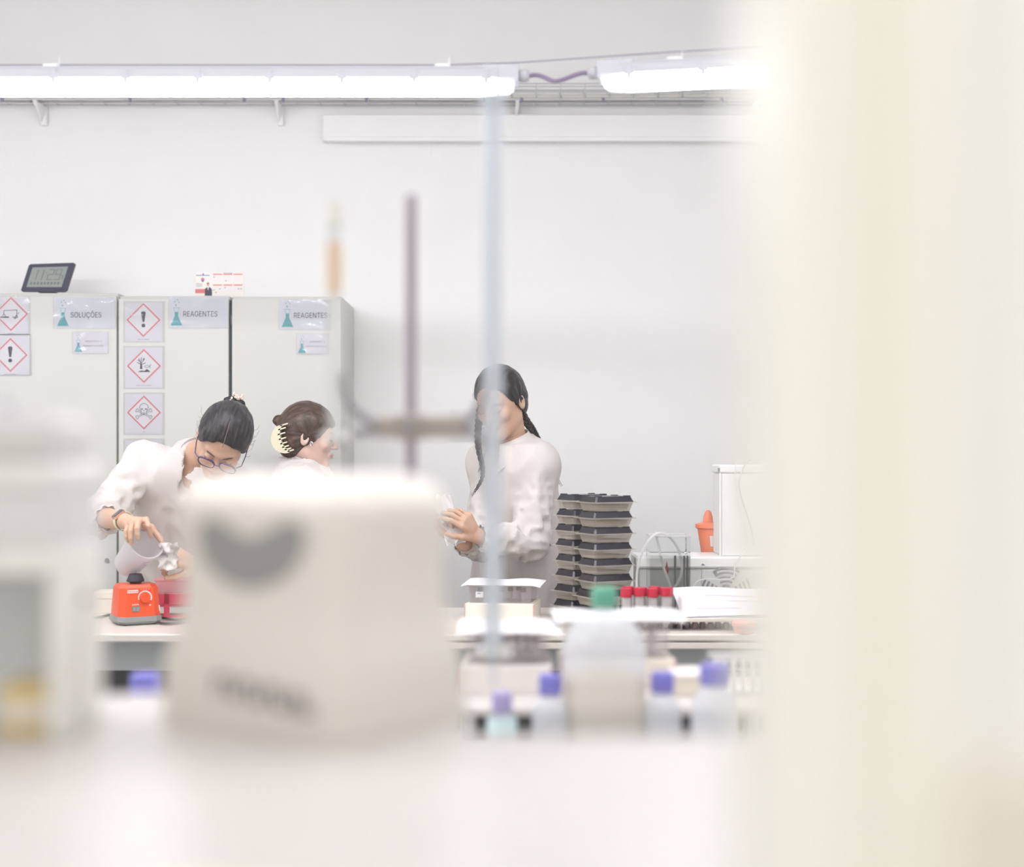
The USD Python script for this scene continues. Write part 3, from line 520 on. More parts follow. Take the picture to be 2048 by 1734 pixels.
t.add('body', cbox(X(185, 4.8), X(229, 4.8), 4.80, 4.90, ZB, ZB + .072, .002), 'cream'); t.add('flap', cbox(X(185, 4.8), X(229, 4.8), 4.797, 4.80, ZB + .05, ZB + .072, .001), 'cream')

# ------------------------------------------------------------------ food tubs
TW, TD, TP = .150, .118, .0505
def tub(label, loc, rz, full):
    t = Thing('food_tub', label, 'food container', loc, 'full tubs' if full else 'hinged tubs with black lids', rz); t.group = None; t.prim.ClearCustomDataByKey('group')
    t.add('tray', frustum(TW * .84, TD * .80, .0, TW * .95, TD * .94, .0265, .06), 'tub', 20, local=True)
    t.add('rim', cat_([frustum(TW + .014, TD + .014, .0265, TW + .014, TD + .014, .0290, .06)]), 'tub', 20, local=True)
    lid = t.add('lid', cat_([frustum(TW * .97, TD * .96, .0292, TW * .86, TD * .80, .0475, .05)]), 'lid', 20, local=True, label='glossy black lid')
    for sx in (-1, 1):
        t.add('stacking_lug', cat_([cbox(sx * TW * .36 - .011, sx * TW * .36 + .011, sy * TD * .33 - .008, sy * TD * .33 + .008, .046, .0498, .002) for sy in (-1, 1)]), 'lid', False, parent=lid, local=True)
    t.add('contents', frustum(TW * .78, TD * .74, .003, TW * .84, TD * .82, .020 if full else .009, .14), 'food' if full else 'foodpale', 20, local=True)
    return t
ordn = ['topmost', 'second', 'third', 'fourth', 'fifth', 'sixth', 'seventh', 'lowest']
def stack(px, d, rz, where, n=8):
    proto = {}
    for k in range(n):
        z = ZB + TP * (n - 1 - k); j = rng.normal(0, 1, 3); x = X(px, d) + .0025 * j[0] + .0011 * (4 - k); a = rz + .035 * j[2]
        lab = f'{ordn[k]} black-lidded food tub ' + ('of' if k in (0, n - 1) else 'from the top of') + f' the {where} stack'
        if k == 0: lab = f'topmost black-lidded food tub of the {where} stack'
        full = k < 2
        loc = (x, d + .003 * j[1], z)
        if full not in proto: proto[full] = tub(lab, loc, a, full)
        else: proto[full].copy(loc, a, lab)
stack(1210, 4.62, .48, 'front'); stack(1164, 4.80, .56, 'rear left')

# ------------------------------------------------------------------ paper topped clear boxes on cartons
def paperbox(px0, px1, d, zbase, hc, hb, rz, dep, clabel, blabel, plabel, carton, tubes, lift=.0):
    x = (X(px0, d) + X(px1, d)) / 2; w = X(px1, d) - X(px0, d); loc = (x, d + dep / 2, zbase)
    t = Thing('carton', clabel, 'box', loc, None, rz)
    t.add('body', cbox(-w / 2, w / 2, -dep / 2, dep / 2, 0, hc, .002), carton, 20, local=True)
    for sx in (-1, 1):
        t.add('tape_edge', cbox(sx * w / 2 - .002, sx * w / 2 + .0012, -dep / 2 - .0008, -dep / 2 + .004, .001, hc - .001, .0004), 'tape', False, local=True)
    t.add('flap', cat_([cbox(-w / 2 + .004, w / 2 - .004, -dep / 2 + .003, -.001, hc, hc + .0015, .0005), cbox(-w / 2 + .004, w / 2 - .004, .001, dep / 2 - .003, hc, hc + .0015, .0005)]), carton, False, local=True)
    w2, d2 = w * .92, dep * .9; z = hc + .0018
    b = Thing('clear_box', blabel, 'plastic box', (loc[0], loc[1], zbase + z), None, rz)
    b.add('wall', frustum(w2 * .97, d2 * .97, 0, w2, d2, hb, .05), 'clear', 20, local=True)
    b.add('rim', cat_([cbox(-w2 / 2 - .004, w2 / 2 + .004, s * d2 / 2 - .004, s * d2 / 2 + .004, hb - .004, hb, .001) for s in (-1, 1)] + [cbox(s * w2 / 2 - .004, s * w2 / 2 + .004, -d2 / 2, d2 / 2, hb - .004, hb, .001) for s in (-1, 1)]), 'clear', 20, local=True)
    b.add('label_patch', cbox(-w2 * .38, -w2 * .26, -d2 * .5 - .0012, -d2 * .5, hb * .30, hb * .62, .0003), 'paperw', False, local=True)
    b.add('label_mark', cbox(-w2 * .35, -w2 * .30, -d2 * .5 - .0018, -d2 * .5 - .001, hb * .50, hb * .54, .0002), 'inkblue', False, local=True)
    first = None; c, s = math.cos(rz), math.sin(rz)
    for i in range(tubes):
        lx, ly = -w2 * .40 + w2 * .80 * (i + .5) / tubes, -d2 * .2 + .4 * d2 * ((i * 7) % 3) / 2
        lo = (loc[0] + lx * c - ly * s, loc[1] + lx * s + ly * c, zbase + z + .003)
        lab = 'capped sample tube standing inside ' + tubes_in[blabel]
        if first is None:
            first = Thing('sample_tube', lab, 'tube', lo, 'tubes in ' + tubes_in[blabel]); h = hb - .016
            first.add('barrel', lathe([(0, 0), (.003, .001), (.0075, .012), (.0075, h - .012), (0, h - .012)], 14), 'tube', 40, local=True); first.add('cap', lathe([(0, h - .013), (.0088, h - .013), (.0088, h), (0, h)], 14), 'sample', 30, local=True)
        else: first.copy(lo, 0, lab)
    def fn(u, v):
        x_ = (u - .5) * w * 1.12; y_ = (v - .5) * dep * 1.12
        zz = .001 + .004 * np.sin(u * 5 + 1) ** 2 * v - .05 * np.maximum(np.abs(u - .5) - .43, 0) * (1.3 - v) - .02 * np.maximum(.12 - v, 0) + lift * np.maximum(u - .7, 0) * np.sin(v * 3)
        return np.stack([x_, y_, zz + .002], -1)
    p = Thing('paper_sheet', plabel, 'paper', (loc[0], loc[1], zbase + z + hb), None, rz + .03)
    p.add('sheet', sheet(fn, 26, 16, .0008), 'paperw', True, local=True)
    p.add('under_sheet', sheet(lambda u, v: fn(u, v) + np.array([.006, .004, -.0015]), 26, 16, .0008), 'paperw', True, local=True)
bl = ['clear plastic box with white label on the carton before the standing woman', 'blurred clear plastic box on a white carton left of the large bottle', 'blurred clear plastic box behind the large green-capped bottle']
tubes_in = {bl[0]: 'the clear box before the standing woman', bl[1]: 'the blurred clear box left of the large bottle', bl[2]: 'the blurred clear box behind the large bottle'}
paperbox(937, 1076, 4.55, ZB, .058, .058, -.16, .17, 'cream carton under the clear box before the standing woman', bl[0], 'white paper lying over the clear box before the standing woman', 'carton', 7)
paperbox(926, 1106, 2.86, .960, .056, .066, -.03, .17, 'white carton on the riser shelf left of the large bottle', bl[1], 'blurred white paper over the clear box left of the large bottle', 'cartonw', 7)
paperbox(1122, 1350, 2.93, .960, .058, .080, .02, .15, 'cream carton on the riser shelf behind the large bottle', bl[2], 'blurred white paper with curling edge behind the large bottle', 'carton', 7, .03)

# ------------------------------------------------------------------ red-capped tubes, sheet rack, things behind
rd = 4.36
t = Thing('tube_stand', 'clear stand holding the red-capped tubes on the right bench', 'rack', (X(1298, rd), rd, ZB))
x0, x1 = X(1236, rd), X(1360, rd)
t.add('shelf_plate', cbox(x0, x1, rd - .036, rd + .036, ZB + .040, ZB + .044, .001), 'clear'); t.add('base_plate', cbox(x0, x1, rd - .036, rd + .036, ZB + .0005, ZB + .005, .001), 'clear')
for x in (x0, x1): t.add('end_plate', hull([(x - .002, rd - .036, ZB + .005), (x + .002, rd - .036, ZB + .005), (x - .002, rd + .036, ZB + .005), (x + .002, rd + .036, ZB + .005), (x - .002, rd - .03, ZB + .10), (x + .002, rd - .03, ZB + .10), (x - .002, rd + .03, ZB + .10), (x + .002, rd + .03, ZB + .10)]), 'clear')
first = None
for r in range(2):
    for k in range(4):
        lo = (X(1251 + 26.5 * k + 6 * r, rd), rd - .017 + .034 * r, ZB + .006); h = .121 + .003 * ((k * 5 + r) % 3)
        lab = f'{["first", "second", "third", "fourth"][k]} red-capped tube from the left in the {["front", "rear"][r]} row of the clear stand'
        if first is None:
            first = Thing('capped_tube', lab, 'tube', lo, 'red-capped tubes'); first.prim.ClearCustomDataByKey('group'); first.group = None
            first.add('barrel', lathe([(0, 0), (.004, 0), (.0135, .016), (.0138, .100), (0, .100)], 20), 'tube', 40, local=True); first.add('cap', lathe([(0, .096), (.0168, .096), (.0172, .099), (.0172, .119), (.0160, .122), (0, .122)], 24), 'redcap', 30, local=True, label='red screw cap')
            first.add('sample', lathe([(0, .002), (.0125, .016), (.0125, .06), (0, .06)], 14), 'sample', 40, local=True)
        else: first.copy((lo[0], lo[1], lo[2] + .003 * ((k * 5 + r) % 2)), 0, lab)
# sloping sheets on a slatted box
xd = 4.33
bx0, bx1 = X(1312, xd), X(1560, xd)
t = Thing('sample_box', 'low box of dark samples with a pale lid under the sloping paper', 'box', ((bx0 + bx1) / 2, xd + .08, ZB))
t.add('base', cbox(bx0, bx1, xd, xd + .16, ZB, ZB + .004, .001), 'clear')
t.add('lid', cbox(bx0 - .004, bx1 + .004, xd - .006, xd + .166, ZB + .028, ZB + .040, .002), 'bench')
for x in (bx0, bx1 - .004): t.add('end_wall', cbox(x, x + .004, xd, xd + .16, ZB + .004, ZB + .028, .001), 'clear')
dark_first = None
for k in range(9):
    lo = (X(1328 + 15.5 * k, xd + .03), xd + .03 + .01 * (k % 2), ZB + .0045)
    if dark_first is None:
        dark_first = Thing('sample_vial', 'dark vial standing in a row in the low sample box', 'vial', lo, 'dark vials in the low sample box'); dark_first.add('body', lathe([(0, 0), (.009, 0), (.009, .016), (.006, .018), (.006, .021), (0, .021)], 14), 'sample', 30, local=True); dark_first.add('cap', lathe([(0, .0185), (.007, .0185), (.007, .0228), (0, .0228)], 14), 'device', 30, local=True)
    else: dark_first.copy(lo, 0, 'dark vial standing in a row in the low sample box')
P0, P1, P2, P3 = at(1364, 1235, xd + .0), at(1560, 1229, xd + .0), at(1545, 1176, xd + .12), at(1343, 1177, xd + .12)
def psheet(o):
    return lambda u, v: (1 - u)[..., None] * ((1 - v)[..., None] * P0 + v[..., None] * P3) + u[..., None] * ((1 - v)[..., None] * P1 + v[..., None] * P2) + np.array([0, 0, 1.0]) * (.004 * np.sin(u * 6) * v)[..., None] + np.array([0, -.3, .9]) * o
t = Thing('document', 'sloping printed sheets lying above the low sample box at the right', 'paper', ((P0 + P1) / 2))
sh = t.add('sheet', sheet(psheet(.0015), 20, 10, .0008), 'paper', True)
t.add('under_sheet', sheet(lambda u, v: psheet(0)(u, v) + np.array([.01, 0, -.004]), 20, 10, .0008), 'paperw', True)
t.add('support_block', hull([P0 + [.02, .01, -.004], P1 + [-.02, .01, -.004], P2 + [-.02, 0, -.006], P3 + [.02, 0, -.006], [P3[0] + .02, P3[1], ZB + .0405], [P2[0] - .02, P2[1], ZB + .0405], [P0[0] + .02, P0[1] + .01, ZB + .0405], [P1[0] - .02, P1[1] + .01, ZB + .0405]]), 'device', False)
for (u0, u1, v) in ((.18, .62, .24), (.30, .80, .68), (.5, .9, .5)):
    t.add('print_line', sheet(lambda u, v_: psheet(.0025)(u0 + (u1 - u0) * u, v + .035 * v_), 12, 3, .0005), 'printlilac', False, parent=sh)
# tank of water with tubing
td = 4.50; tx0, tx1 = X(1300, td), X(1381, td); tz1 = Z(1072, td); wz1 = Z(1110, td)
t = Thing('water_tank', 'square glass tank half full of water with coiled tubing', 'glass tank', ((tx0 + tx1) / 2, td + .065, ZB))
t.add('wall', cat_([cbox(tx0, tx1, td, td + .13, wz1 + .0005, tz1, .003)]), 'tankglass', False)
t.add('rim', cat_([cbox(tx0, tx1, td, td + .004, tz1 - .004, tz1 + .001, .001), cbox(tx0, tx1, td + .126, td + .13, tz1 - .004, tz1 + .001, .001), cbox(tx0, tx0 + .004, td, td + .13, tz1 - .004, tz1 + .001, .001), cbox(tx1 - .004, tx1, td, td + .13, tz1 - .004, tz1 + .001, .001)]), 'tubing', False)
t.add('water', cbox(tx0, tx1, td, td + .13, ZB + .0005, wz1, .003), 'water', False)
t.add('water_line', cat_([cbox(tx0 + .0005, tx1 - .0005, td - .0004, td + .0003, wz1 - .002, wz1 + .001, .0002)]), 'tubing', False)
t.add('red_float', lathe([(0, 0), (.004, .006), (.007, .02), (.003, .034), (0, .05)], 14, None, (X(1337, td), td + .05, Z(1155, td))), 'redfloat', 40)
for a, b in ((1357, 4), (1376, 3)): t.add('corner_strip', cbox(X(a, td), X(a + b, td), td + .118, td + .122, ZB + .006, wz1 - .004, .0005), 'slot', False)
def tb(pts, d0): return tube(spline([at(a, b, d0 + c) for a, b, c in pts], 50), .0042, 8)
solo('silicone_tube', tb([(1279, 1240, .02), (1274, 1185, .02), (1279, 1120, .02), (1300, 1078, .01), (1322, 1066, .04), (1345, 1080, .06), (1361, 1112, .07), (1362, 1150, .06), (1335, 1195, .05), (1325, 1235, .06)], 4.46), 'tubing', 'white silicone tubing looping over the rim of the water tank', 'tubing', 60)
solo('silicone_tube', tb([(1310, 1062, .09), (1316, 1085, .09), (1326, 1130, .08), (1340, 1170, .06), (1345, 1220, .06)], 4.46), 'tubing', 'straight white tube dipping down inside the water tank', 'tubing', 60)
# grey instrument, white oven, sharps bin
gd = 4.63; gx0, gx1 = X(1272, gd), 1.15
zt = Z(1113, gd)
t = Thing('power_unit', 'white topped grey instrument with round fan grille on the right bench', 'instrument', ((gx0 + gx1) / 2, gd + .1, ZB))
t.add('casing', cbox(gx0 + .008, gx1 - .008, gd, gd + .20, ZB + .004, zt - .038, .004), 'device')
t.add('top_cover', cbox(gx0, gx1, gd - .008, gd + .205, zt - .038, zt, .006), 'whitemetal')
pn = t.add('rear_panel', cbox(X(1403, gd), gx1 - .03, gd - .004, gd + .001, ZB + .012, Z(1139, gd), .003), 'device')
fc = at(1452, 1184, gd - .004)
for k, r in enumerate((.022, .036, .050, .064, .078)):
    for q in range(4):
        a0 = PI / 4 + q * PI / 2 + .22
        a = np.linspace(a0, a0 + PI / 2 - .44, 10)
        t.add('fan_slot', tube([(fc[0] + r * math.cos(w), fc[1] - .0005, fc[2] + r * math.sin(w)) for w in a], .0034, 6), 'slot', 60, parent=pn)
t.add('screw', cyl(at(1431, 1146, gd - .003), at(1431, 1146, gd - .006), .005), 'slot'); t.add('badge', hull([at(1402, 1131, gd - .009), at(1411, 1131, gd - .009), at(1405, 1127, gd - .009), at(1402, 1131, gd - .0075), at(1411, 1131, gd - .0075), at(1405, 1127, gd - .0075)]), 'slot')
for x in (gx0 + .04, gx1 - .06): t.add('foot', cyl((x, gd + .05, ZB), (x, gd + .05, ZB + .006), .012), 'rubber')
od = 4.64; ox0, ox1 = X(1438.5, od), 1.13
t = Thing('white_oven', 'tall white cabinet with cords hanging down its side at the right', 'appliance', ((ox0 + ox1) / 2, od + .09, zt))
t.add('body', cbox(ox0 + .006, ox1, od + .004, od + .18, zt + .0005, Z(946, od), .004), 'white')
t.add('top_rail', cbox(ox0, ox1, od, od + .184, Z(946, od), Z(930, od), .004), 'whitemetal'); t.add('side_trim', cbox(ox0, ox0 + .006, od, od + .004, zt + .001, Z(946, od), .001), 'whitemetal')
t.add('hinge', cbox(ox0 - .003, ox0 + .004, od + .002, od + .012, Z(944, od), Z(936, od), .001), 'keyhole')
solo('appliance_cord', tube(spline([at(1473, 926, od + .05), at(1470, 945, od - .012), at(1474, 985, od - .010), at(1486, 1040, od - .010), at(1492, 1100, od - .010), at(1470, 1128, od - .03), at(1468, 1150, od - .03), at(1420, 1158, od - .05), at(1385, 1185, od - .07)], 60), .0026, 8), 'tubing', 'white cord hanging over the left side of the white cabinet', 'cable', 60)
solo('appliance_cord', tube(spline([at(1500, 920, od + .05), at(1488, 932, od - .012), at(1478, 960, od - .012), at(1484, 1000, od - .012), at(1500, 1050, od - .010), at(1508, 1090, od - .010)], 60), .0026, 8), 'device', 'grey cord curving down beside the white cord on the cabinet', 'cable', 60)
sd = 4.90; c = at(1432, 1110, sd); c[2] = zt
rs = lambda px: abs(px) * sd / F
t = Thing('sharps_bin', 'orange sharps bin with domed lid half behind the white cabinet', 'bin', (c[0], sd, ZB))
zz = lambda py: Z(py, sd)
t.add('body', cat_([lathe([(0, ZB), (rs(26), ZB), (rs(29), zz(1110)), (rs(37), zz(1058)), (0, zz(1058))], 32, None, (c[0], sd, 0))]), 'sharps', 30)
t.add('lid', cat_([lathe([(0, zz(1058)), (rs(37), zz(1058)), (rs(41), zz(1055)), (rs(41), zz(1048)), (rs(30), zz(1045)), (0, zz(1044))], 32, None, (c[0], sd, 0))]), 'sharps', 30)
t.add('lid_dome', lathe([(rs(10.5), zz(1047)), (rs(9.5), zz(1034)), (rs(6.5), zz(1024)), (rs(3), zz(1020.5)), (0, zz(1020))], 20, None, (c[0] - rs(16), sd, 0)), 'sharps', 40)
th = np.linspace(-2.1, -1.2, 10)
t.add('sticker', sheet(lambda u, v: np.stack([c[0] + (rs(33.4) + .001 + (v - .5) * rs(4)) * np.cos(-2.05 + .9 * u), sd + (rs(33.4) + .001 + (v - .5) * rs(4)) * np.sin(-2.05 + .9 * u), zz(1091) + v * (zz(1070) - zz(1091))], -1), 12, 4, .0008), 'paperw', True)
# salmon cup, wire tube rack
c = at(1475, 1262, 4.40)
t = Thing('lidded_cup', 'salmon pink capped cup at the right end of the right bench', 'cup', (c[0], 4.285, ZB))
t.add('cup_body', lathe([(0, 0), (.028, 0), (.034, .02), (.034, .022), (0, .022)], 24), 'salmon', 30, local=True); t.add('cup_lid', lathe([(0, .022), (.037, .022), (.037, .032), (.030, .038), (0, .038)], 24), 'salmon', 30, local=True)
wd = 2.86
t = Thing('slotted_rack', 'cream slotted tube rack on the riser shelf at the far right', 'rack', (X(1500, wd), wd + .04, .960))
for z in (0, .030, .066): t.add('rail', cbox(-.075, .075, -.04, -.034, z, z + .006, .001), 'white', False, local=True); t.add('rail', cbox(-.075, .075, .034, .04, z, z + .006, .001), 'white', False, local=True)
for k in range(9):
    x = -.072 + k * .018
    t.add('slat', cbox(x - .0035, x + .0035, -.041, -.036, 0, .070, .001), 'white', False, local=True)
t.add('rack_base', cbox(-.075, .075, -.04, .04, 0, .004, .001), 'white', False, local=True)
t = Thing('note_pad', 'pale pad on the riser shelf between the two blue-capped bottles', 'pad', (X(1385, 2.9), 2.9, .960))
t.add('pad', cbox(-.045, .05, -.06, .06, .0, .034, .002), 'cream', local=True); t.add('cover', cbox(-.047, .052, -.062, .062, .034, .042, .002), 'cartonw', local=True)

# ------------------------------------------------------------------ bottles on the front bench
def bottle(label, px, d, H, r, cap_r, cap, liq, body='bottle', extra=None, neck=None):
    t = Thing('lab_bottle', label, 'bottle', (X(px, d), d, ZB)); hc = .030 if cap_r > .018 else .022; hs = H - hc - .012
    n = cap_r * .82
    k = [(0, .0005), (r * .9, .0005), (r, .008), (r, hs * .66)] + [(n + (r - n) * math.cos(q) ** 1.25, hs * .66 + (hs * .34) * math.sin(q)) for q in np.linspace(.2, PI / 2, 7)] + [(n, H - .004), (0, H - .004)]
    t.add('body', lathe(k, 32), body, 40, local=True)
    t.add('cap', lathe([(0, H - hc), (cap_r, H - hc), (cap_r, H - .003), (cap_r - .002, H), (0, H)], 32), cap, 30, local=True, label=None)
    t.add('cap_ring', lathe([(n, H - hc - .006), (cap_r * 1.0, H - hc - .006), (cap_r * 1.0, H - hc - .002), (n, H - hc - .002)], 32), cap, 30, local=True)
    if liq: t.add('contents', lathe([(0, .003), (r * .93, .003), (r * .95, .009), (r * .95, liq[1]), (0, liq[1])], 32), liq[0], 40, local=True)
    if extra: t.add('paper_label', lathe([(r + .0004, extra[1]), (r + .0012, extra[1]), (r + .0012, extra[2]), (r + .0004, extra[2])], 32), extra[0], 30, local=True)
    return t
bottle('large clear bottle with green cap holding yellow liquid on the front bench', 1208, 2.66, Z(1175, 2.66) - ZB, .079, .0235, 'greencap', ('liquid', Z(1352, 2.66) - ZB))
bottle('blue-capped bottle just left of the large green-capped bottle', 1100, 2.62, Z(1349, 2.62) - ZB, .033, .0205, 'bluecap', ('liqclear', .06))
bottle('blue-capped bottle just right of the large green-capped bottle', 1325, 2.62, Z(1345, 2.62) - ZB, .034, .0215, 'bluecap', ('liqclear', .055))
bottle('blue-capped bottle farthest right on the front bench', 1427, 2.56, Z(1328, 2.56) - ZB, .040, .0250, 'bluecap', ('liqclear', .06))
bottle('small bottle with a cyan label beside the white carton', 1004, 2.60, Z(1384, 2.60) - ZB, .026, .0190, 'lilac', None, extra=('cyan', .036, .062))
bottle('blue-capped bottle between the left instrument and the cream machine', 290, 2.55, Z(1347, 2.55) - ZB, .040, .0260, 'bluecap', ('liqclear', .05))

# ------------------------------------------------------------------ stand with double burette clamp
sd = 2.20; sx = X(822, sd); ztop = Z(390, sd)
t = Thing('retort_stand', 'tall steel rod stand behind the cream machine', 'stand', (sx, sd, ZB))
t.add('base_plate', cbox(sx - .09, sx + .09, sd - .10, sd + .06, ZB, ZB + .014, .004), 'rod'); t.add('rod', lathe([(0, ZB + .012), (.0085, ZB + .012), (.0085, ztop - .003), (.006, ztop), (0, ztop)], 16, None, (sx, sd, 0)), 'rod', 40)
zcl = Z(853, sd)
t = Thing('burette_clamp', 'double burette clamp with flared jaws on the steel rod', 'clamp', (sx, sd, zcl))
q = lambda px, py, o=0: at(px, py, sd) + np.array([0, o, 0])
t.add('bar', cbox(X(750, sd), X(935, sd), sd - .026, sd - .012, Z(876, sd), Z(832, sd), .006), 'clampbeige'); t.add('boss', cbox(sx - .022, sx + .022, sd - .030, sd + .016, Z(880, sd), Z(828, sd), .005), 'clampbeige'); t.add('thumb_screw', cyl((sx, sd - .03, zcl), (sx, sd - .055, zcl), .009, .011), 'clampgrey')
for sg, xe, ends in ((-1, 752, ((690, 748), (690, 892))), (1, 933, ((966, 772), (966, 900)))):
    for ex, ey in ends:
        mid = (xe + ex) / 2 + sg * -6; pts = [q(xe - sg * 6, 848 if ey < 850 else 860, -.019), q((xe * 2 + ex) / 3, 836 if ey < 850 else 866, -.022), q((xe + 3 * ex) / 4, 812 if ey < 850 else 872, -.026), q(ex, ey, -.024)]
        t.add('jaw', tube(spline(pts, 20), np.linspace(.0085, .0045, 20), 10), 'clampgrey', 60)
    t.add('roller_pad', cat_([cyl(q(ends[0][0] + sg * -14, 850 + 14 * k, -.022), q(ends[0][0] + sg * -14, 862 + 14 * k, -.022), .010) for k in (-1, 1)]), 'burclear')
def burette(label, px, pt, pb, r, mat, amber):
    x = X(px, sd); zt_, zb_ = Z(pt, sd), Z(pb, sd); t = Thing('burette', label, 'burette', (x, sd - .022, zb_))
    y = sd - .022
    t.add('barrel', lathe([(0, zb_ + .05), (r * .5, zb_ + .045), (r, zb_ + .08), (r, zt_ - .02), (0, zt_ - .02)], 20, None, (x, y, 0)), mat, 40)
    t.add('tip', lathe([(0, zb_), (.002, zb_), (.006, zb_ + .05), (0, zb_ + .05)], 14, None, (x, y, 0)), mat, 40)
    t.add('stopcock', cat_([cyl((x - .02, y, zb_ + .055), (x + .022, y, zb_ + .055), .006), cbox(x + .02, x + .028, y - .012, y + .012, zb_ + .045, zb_ + .065, .002)]), 'burwhite')
    t.add('funnel_top', lathe([(r, zt_ - .03), (r + .004, zt_), (r + .002, zt_), (r - .001, zt_ - .03)], 20, None, (x, y, 0)), 'burwhite' if amber else mat, 40)
    if amber: t.add('amber_band', lathe([(r + .0003, Z(590, sd)), (r + .0012, Z(570, sd)), (r + .0012, Z(505, sd)), (r + .0003, Z(488, sd))], 20, None, (x, y, 0)), 'amber', 40)
    return t
burette('slender glass burette with amber band left of the rod', 672, 412, 945, .0112, 'burclear', True)
burette('long pale blue glass burette right of the rod', 986, 185, 1372, .0150, 'bluetube', False)

# ------------------------------------------------------------------ window counter in the near foreground
ZL = 1.172
lg = Thing('window_counter', 'wide pale counter under the window, filling the bottom of the picture', 'counter', (-.3, 1.0, 0))
lg.add('counter_top', trimesh.creation.extrude_polygon(Polygon([(-1.9, .70), (1.3, .70), (1.3, 1.38), (-.045, 1.38), (-.05, 1.385), (-.05, 1.62), (-1.9, 1.62)]), .03, engine='earcut').apply_translation((0, 0, ZL - .03)), 'benchnear', False)
for a, b in ((-1.9, -1.86), (1.26, 1.3)): lg.add('counter_side', cbox(a, b, .72, 1.30, 0, ZL - .03, .003), 'shelfbody')
lg.add('counter_front', cbox(-1.86, 1.26, 1.26, 1.28, .08, ZL - .03, .002), 'shelfbody')
# ------------------------------------------------------------------ cream machine
MD = 1.35
Cc = np.array([X(700, MD), MD, ZL]); th = math.radians(31)
MS = MD / 2.15 * 1.05
ul = np.array([-math.cos(th), math.sin(th), 0]); ur = np.array([math.sin(th), math.cos(th), 0])   # along the left and the right face
WL, WR = .350 * MS, .275 * MS
prof = [(.0, 1.17, 0), (.006, 1.185, 0), (.10, 1.17, 0), (.15, 1.125, 0), (.20, 1.06, 0), (.25, 1.015, 0), (.31, 1.0, 0), (.38, 1.012, 0), (.43, 1.03, .0), (.455, 1.03, .006), (.475, 1.0, .018), (.49, .95, .03), (.502, .86, .036), (.508, .72, .04), (.510, .4, .04), (.5105, .02, .04)]
MH = (CAMZ - (948 - HOR) * (MD + .09) / F - ZL) / .5105
prof = [(a * MH, b, c * MS) for a, b, c in prof]
ctr = Cc + ul * WL / 2 + ur * WR / 2
def ring(h, s, back, n=9, c=.055 * 1.35 / 2.15):
    pts = []
    for qx, qy in ((1, 1), (-1, 1), (-1, -1), (1, -1)):   # corners in (left, right) axes
        a0 = {(1, 1): 0, (-1, 1): 90, (-1, -1): 180, (1, -1): 270}[(qx, qy)]
        for a in np.linspace(a0, a0 + 90, n):
            lx = qx * (WL / 2 - c) + c * math.cos(math.radians(a)); ly = qy * (WR / 2 - c) + c * math.sin(math.radians(a))
            pts.append((lx * s, ly * s))
    return [ctr + ul * (a + back) + ur * (b + back) + np.array([0, 0, h]) for a, b in pts]
R = np.array([ring(*p) for p in prof]); nr, npt = R.shape[:2]
f = []
for i in range(nr - 1):
    for j in range(npt):
        k = (j + 1) % npt; f += [[i * npt + j, i * npt + k, (i + 1) * npt + k], [i * npt + j, (i + 1) * npt + k, (i + 1) * npt + j]]
v = np.vstack([R.reshape(-1, 3), R[0].mean(0)[None], R[-1].mean(0)[None]])
f += [[nr * npt, (j + 1) % npt, j] for j in range(npt)] + [[nr * npt + 1, (nr - 1) * npt + j, (nr - 1) * npt + (j + 1) % npt] for j in range(npt)]
mm = trimesh.Trimesh(v, f, process=False); mm.fix_normals()
t = Thing('bench_instrument', 'large cream moulded bench instrument in the centre foreground', 'lab instrument', (ctr[0], ctr[1], ZL), None, -th)
body = t.add('housing', mm, 'machine', 50)
def lface(s, h, o):    # point on the left face: s metres from the front corner, h above the bench, o outwards
    sc = np.interp(h, [p[0] for p in prof], [p[1] for p in prof])
    return ctr + ul * (s - WL / 2) * sc - ur * (WR / 2 * sc + o) + np.array([0, 0, h])
def solve(px, py):
    from scipy.optimize import fsolve
    def e(z):
        p = lface(z[0], z[1], 0); return [(p[0] * F / p[1] + 1024 - px) / 100, (HOR - (p[2] - CAMZ) * F / p[1] - py) / 100]
    return fsolve(e, [.17 * MS, .3 * MH])
outl = [(402, 1052), (425, 1038), (450, 1046), (475, 1066), (502, 1075), (530, 1066), (560, 1048), (585, 1040), (608, 1054), (612, 1085), (600, 1120), (575, 1150), (540, 1170), (500, 1176), (460, 1166), (428, 1142), (406, 1105)]
from scipy.interpolate import CubicSpline
oo = np.array(outl + outl[:1], float); sm = CubicSpline(range(len(oo)), oo, bc_type='periodic')(np.linspace(0, len(oo) - 1, 70))[:-1]
sh2 = np.array([solve(*p) for p in sm])
pl = Polygon(sh2).buffer(0)
pm = trimesh.creation.extrude_polygon(pl, .004, engine='earcut'); vv = pm.vertices.copy()
pm.vertices = np.array([lface(a, b, c - .001) for a, b, c in vv])
pm.fix_normals()
t.add('display_recess', pm, 'machinedark', False, parent=body, label='dark grey curved recess')
let = []
for k, (a, b) in enumerate(((432, 452), (458, 472), (478, 498), (504, 520), (526, 546), (552, 572), (578, 590), (596, 628))):
    y0 = 1352 + .235 * (a - 430)
    w0, w1 = solve(a, y0 + 16), solve(b, y0 + 19)
    hh = .030 * MS
    for (s0, s1, h0, h1) in ((w0[0], w0[0] + (w1[0] - w0[0]) * .32, 0, 1), (w0[0], w1[0], 0 if k % 2 else .7, .28 if k % 2 else 1)):
        let.append(hull([lface(s, w0[1] + hh * (h - .5), o) for s in (s0, s1) for h in (h0, h1) for o in (-.001, .002)]))
t.add('brand_lettering', cat_(let), 'letters', False, parent=body)
for a in (.05, .26):
    for b in (.05, .21):
        p = Cc + ul * a * MS + ur * b * MS; t.add('foot', cyl(p + [0, 0, 0], p + [0, 0, .002], .008), 'rubber')

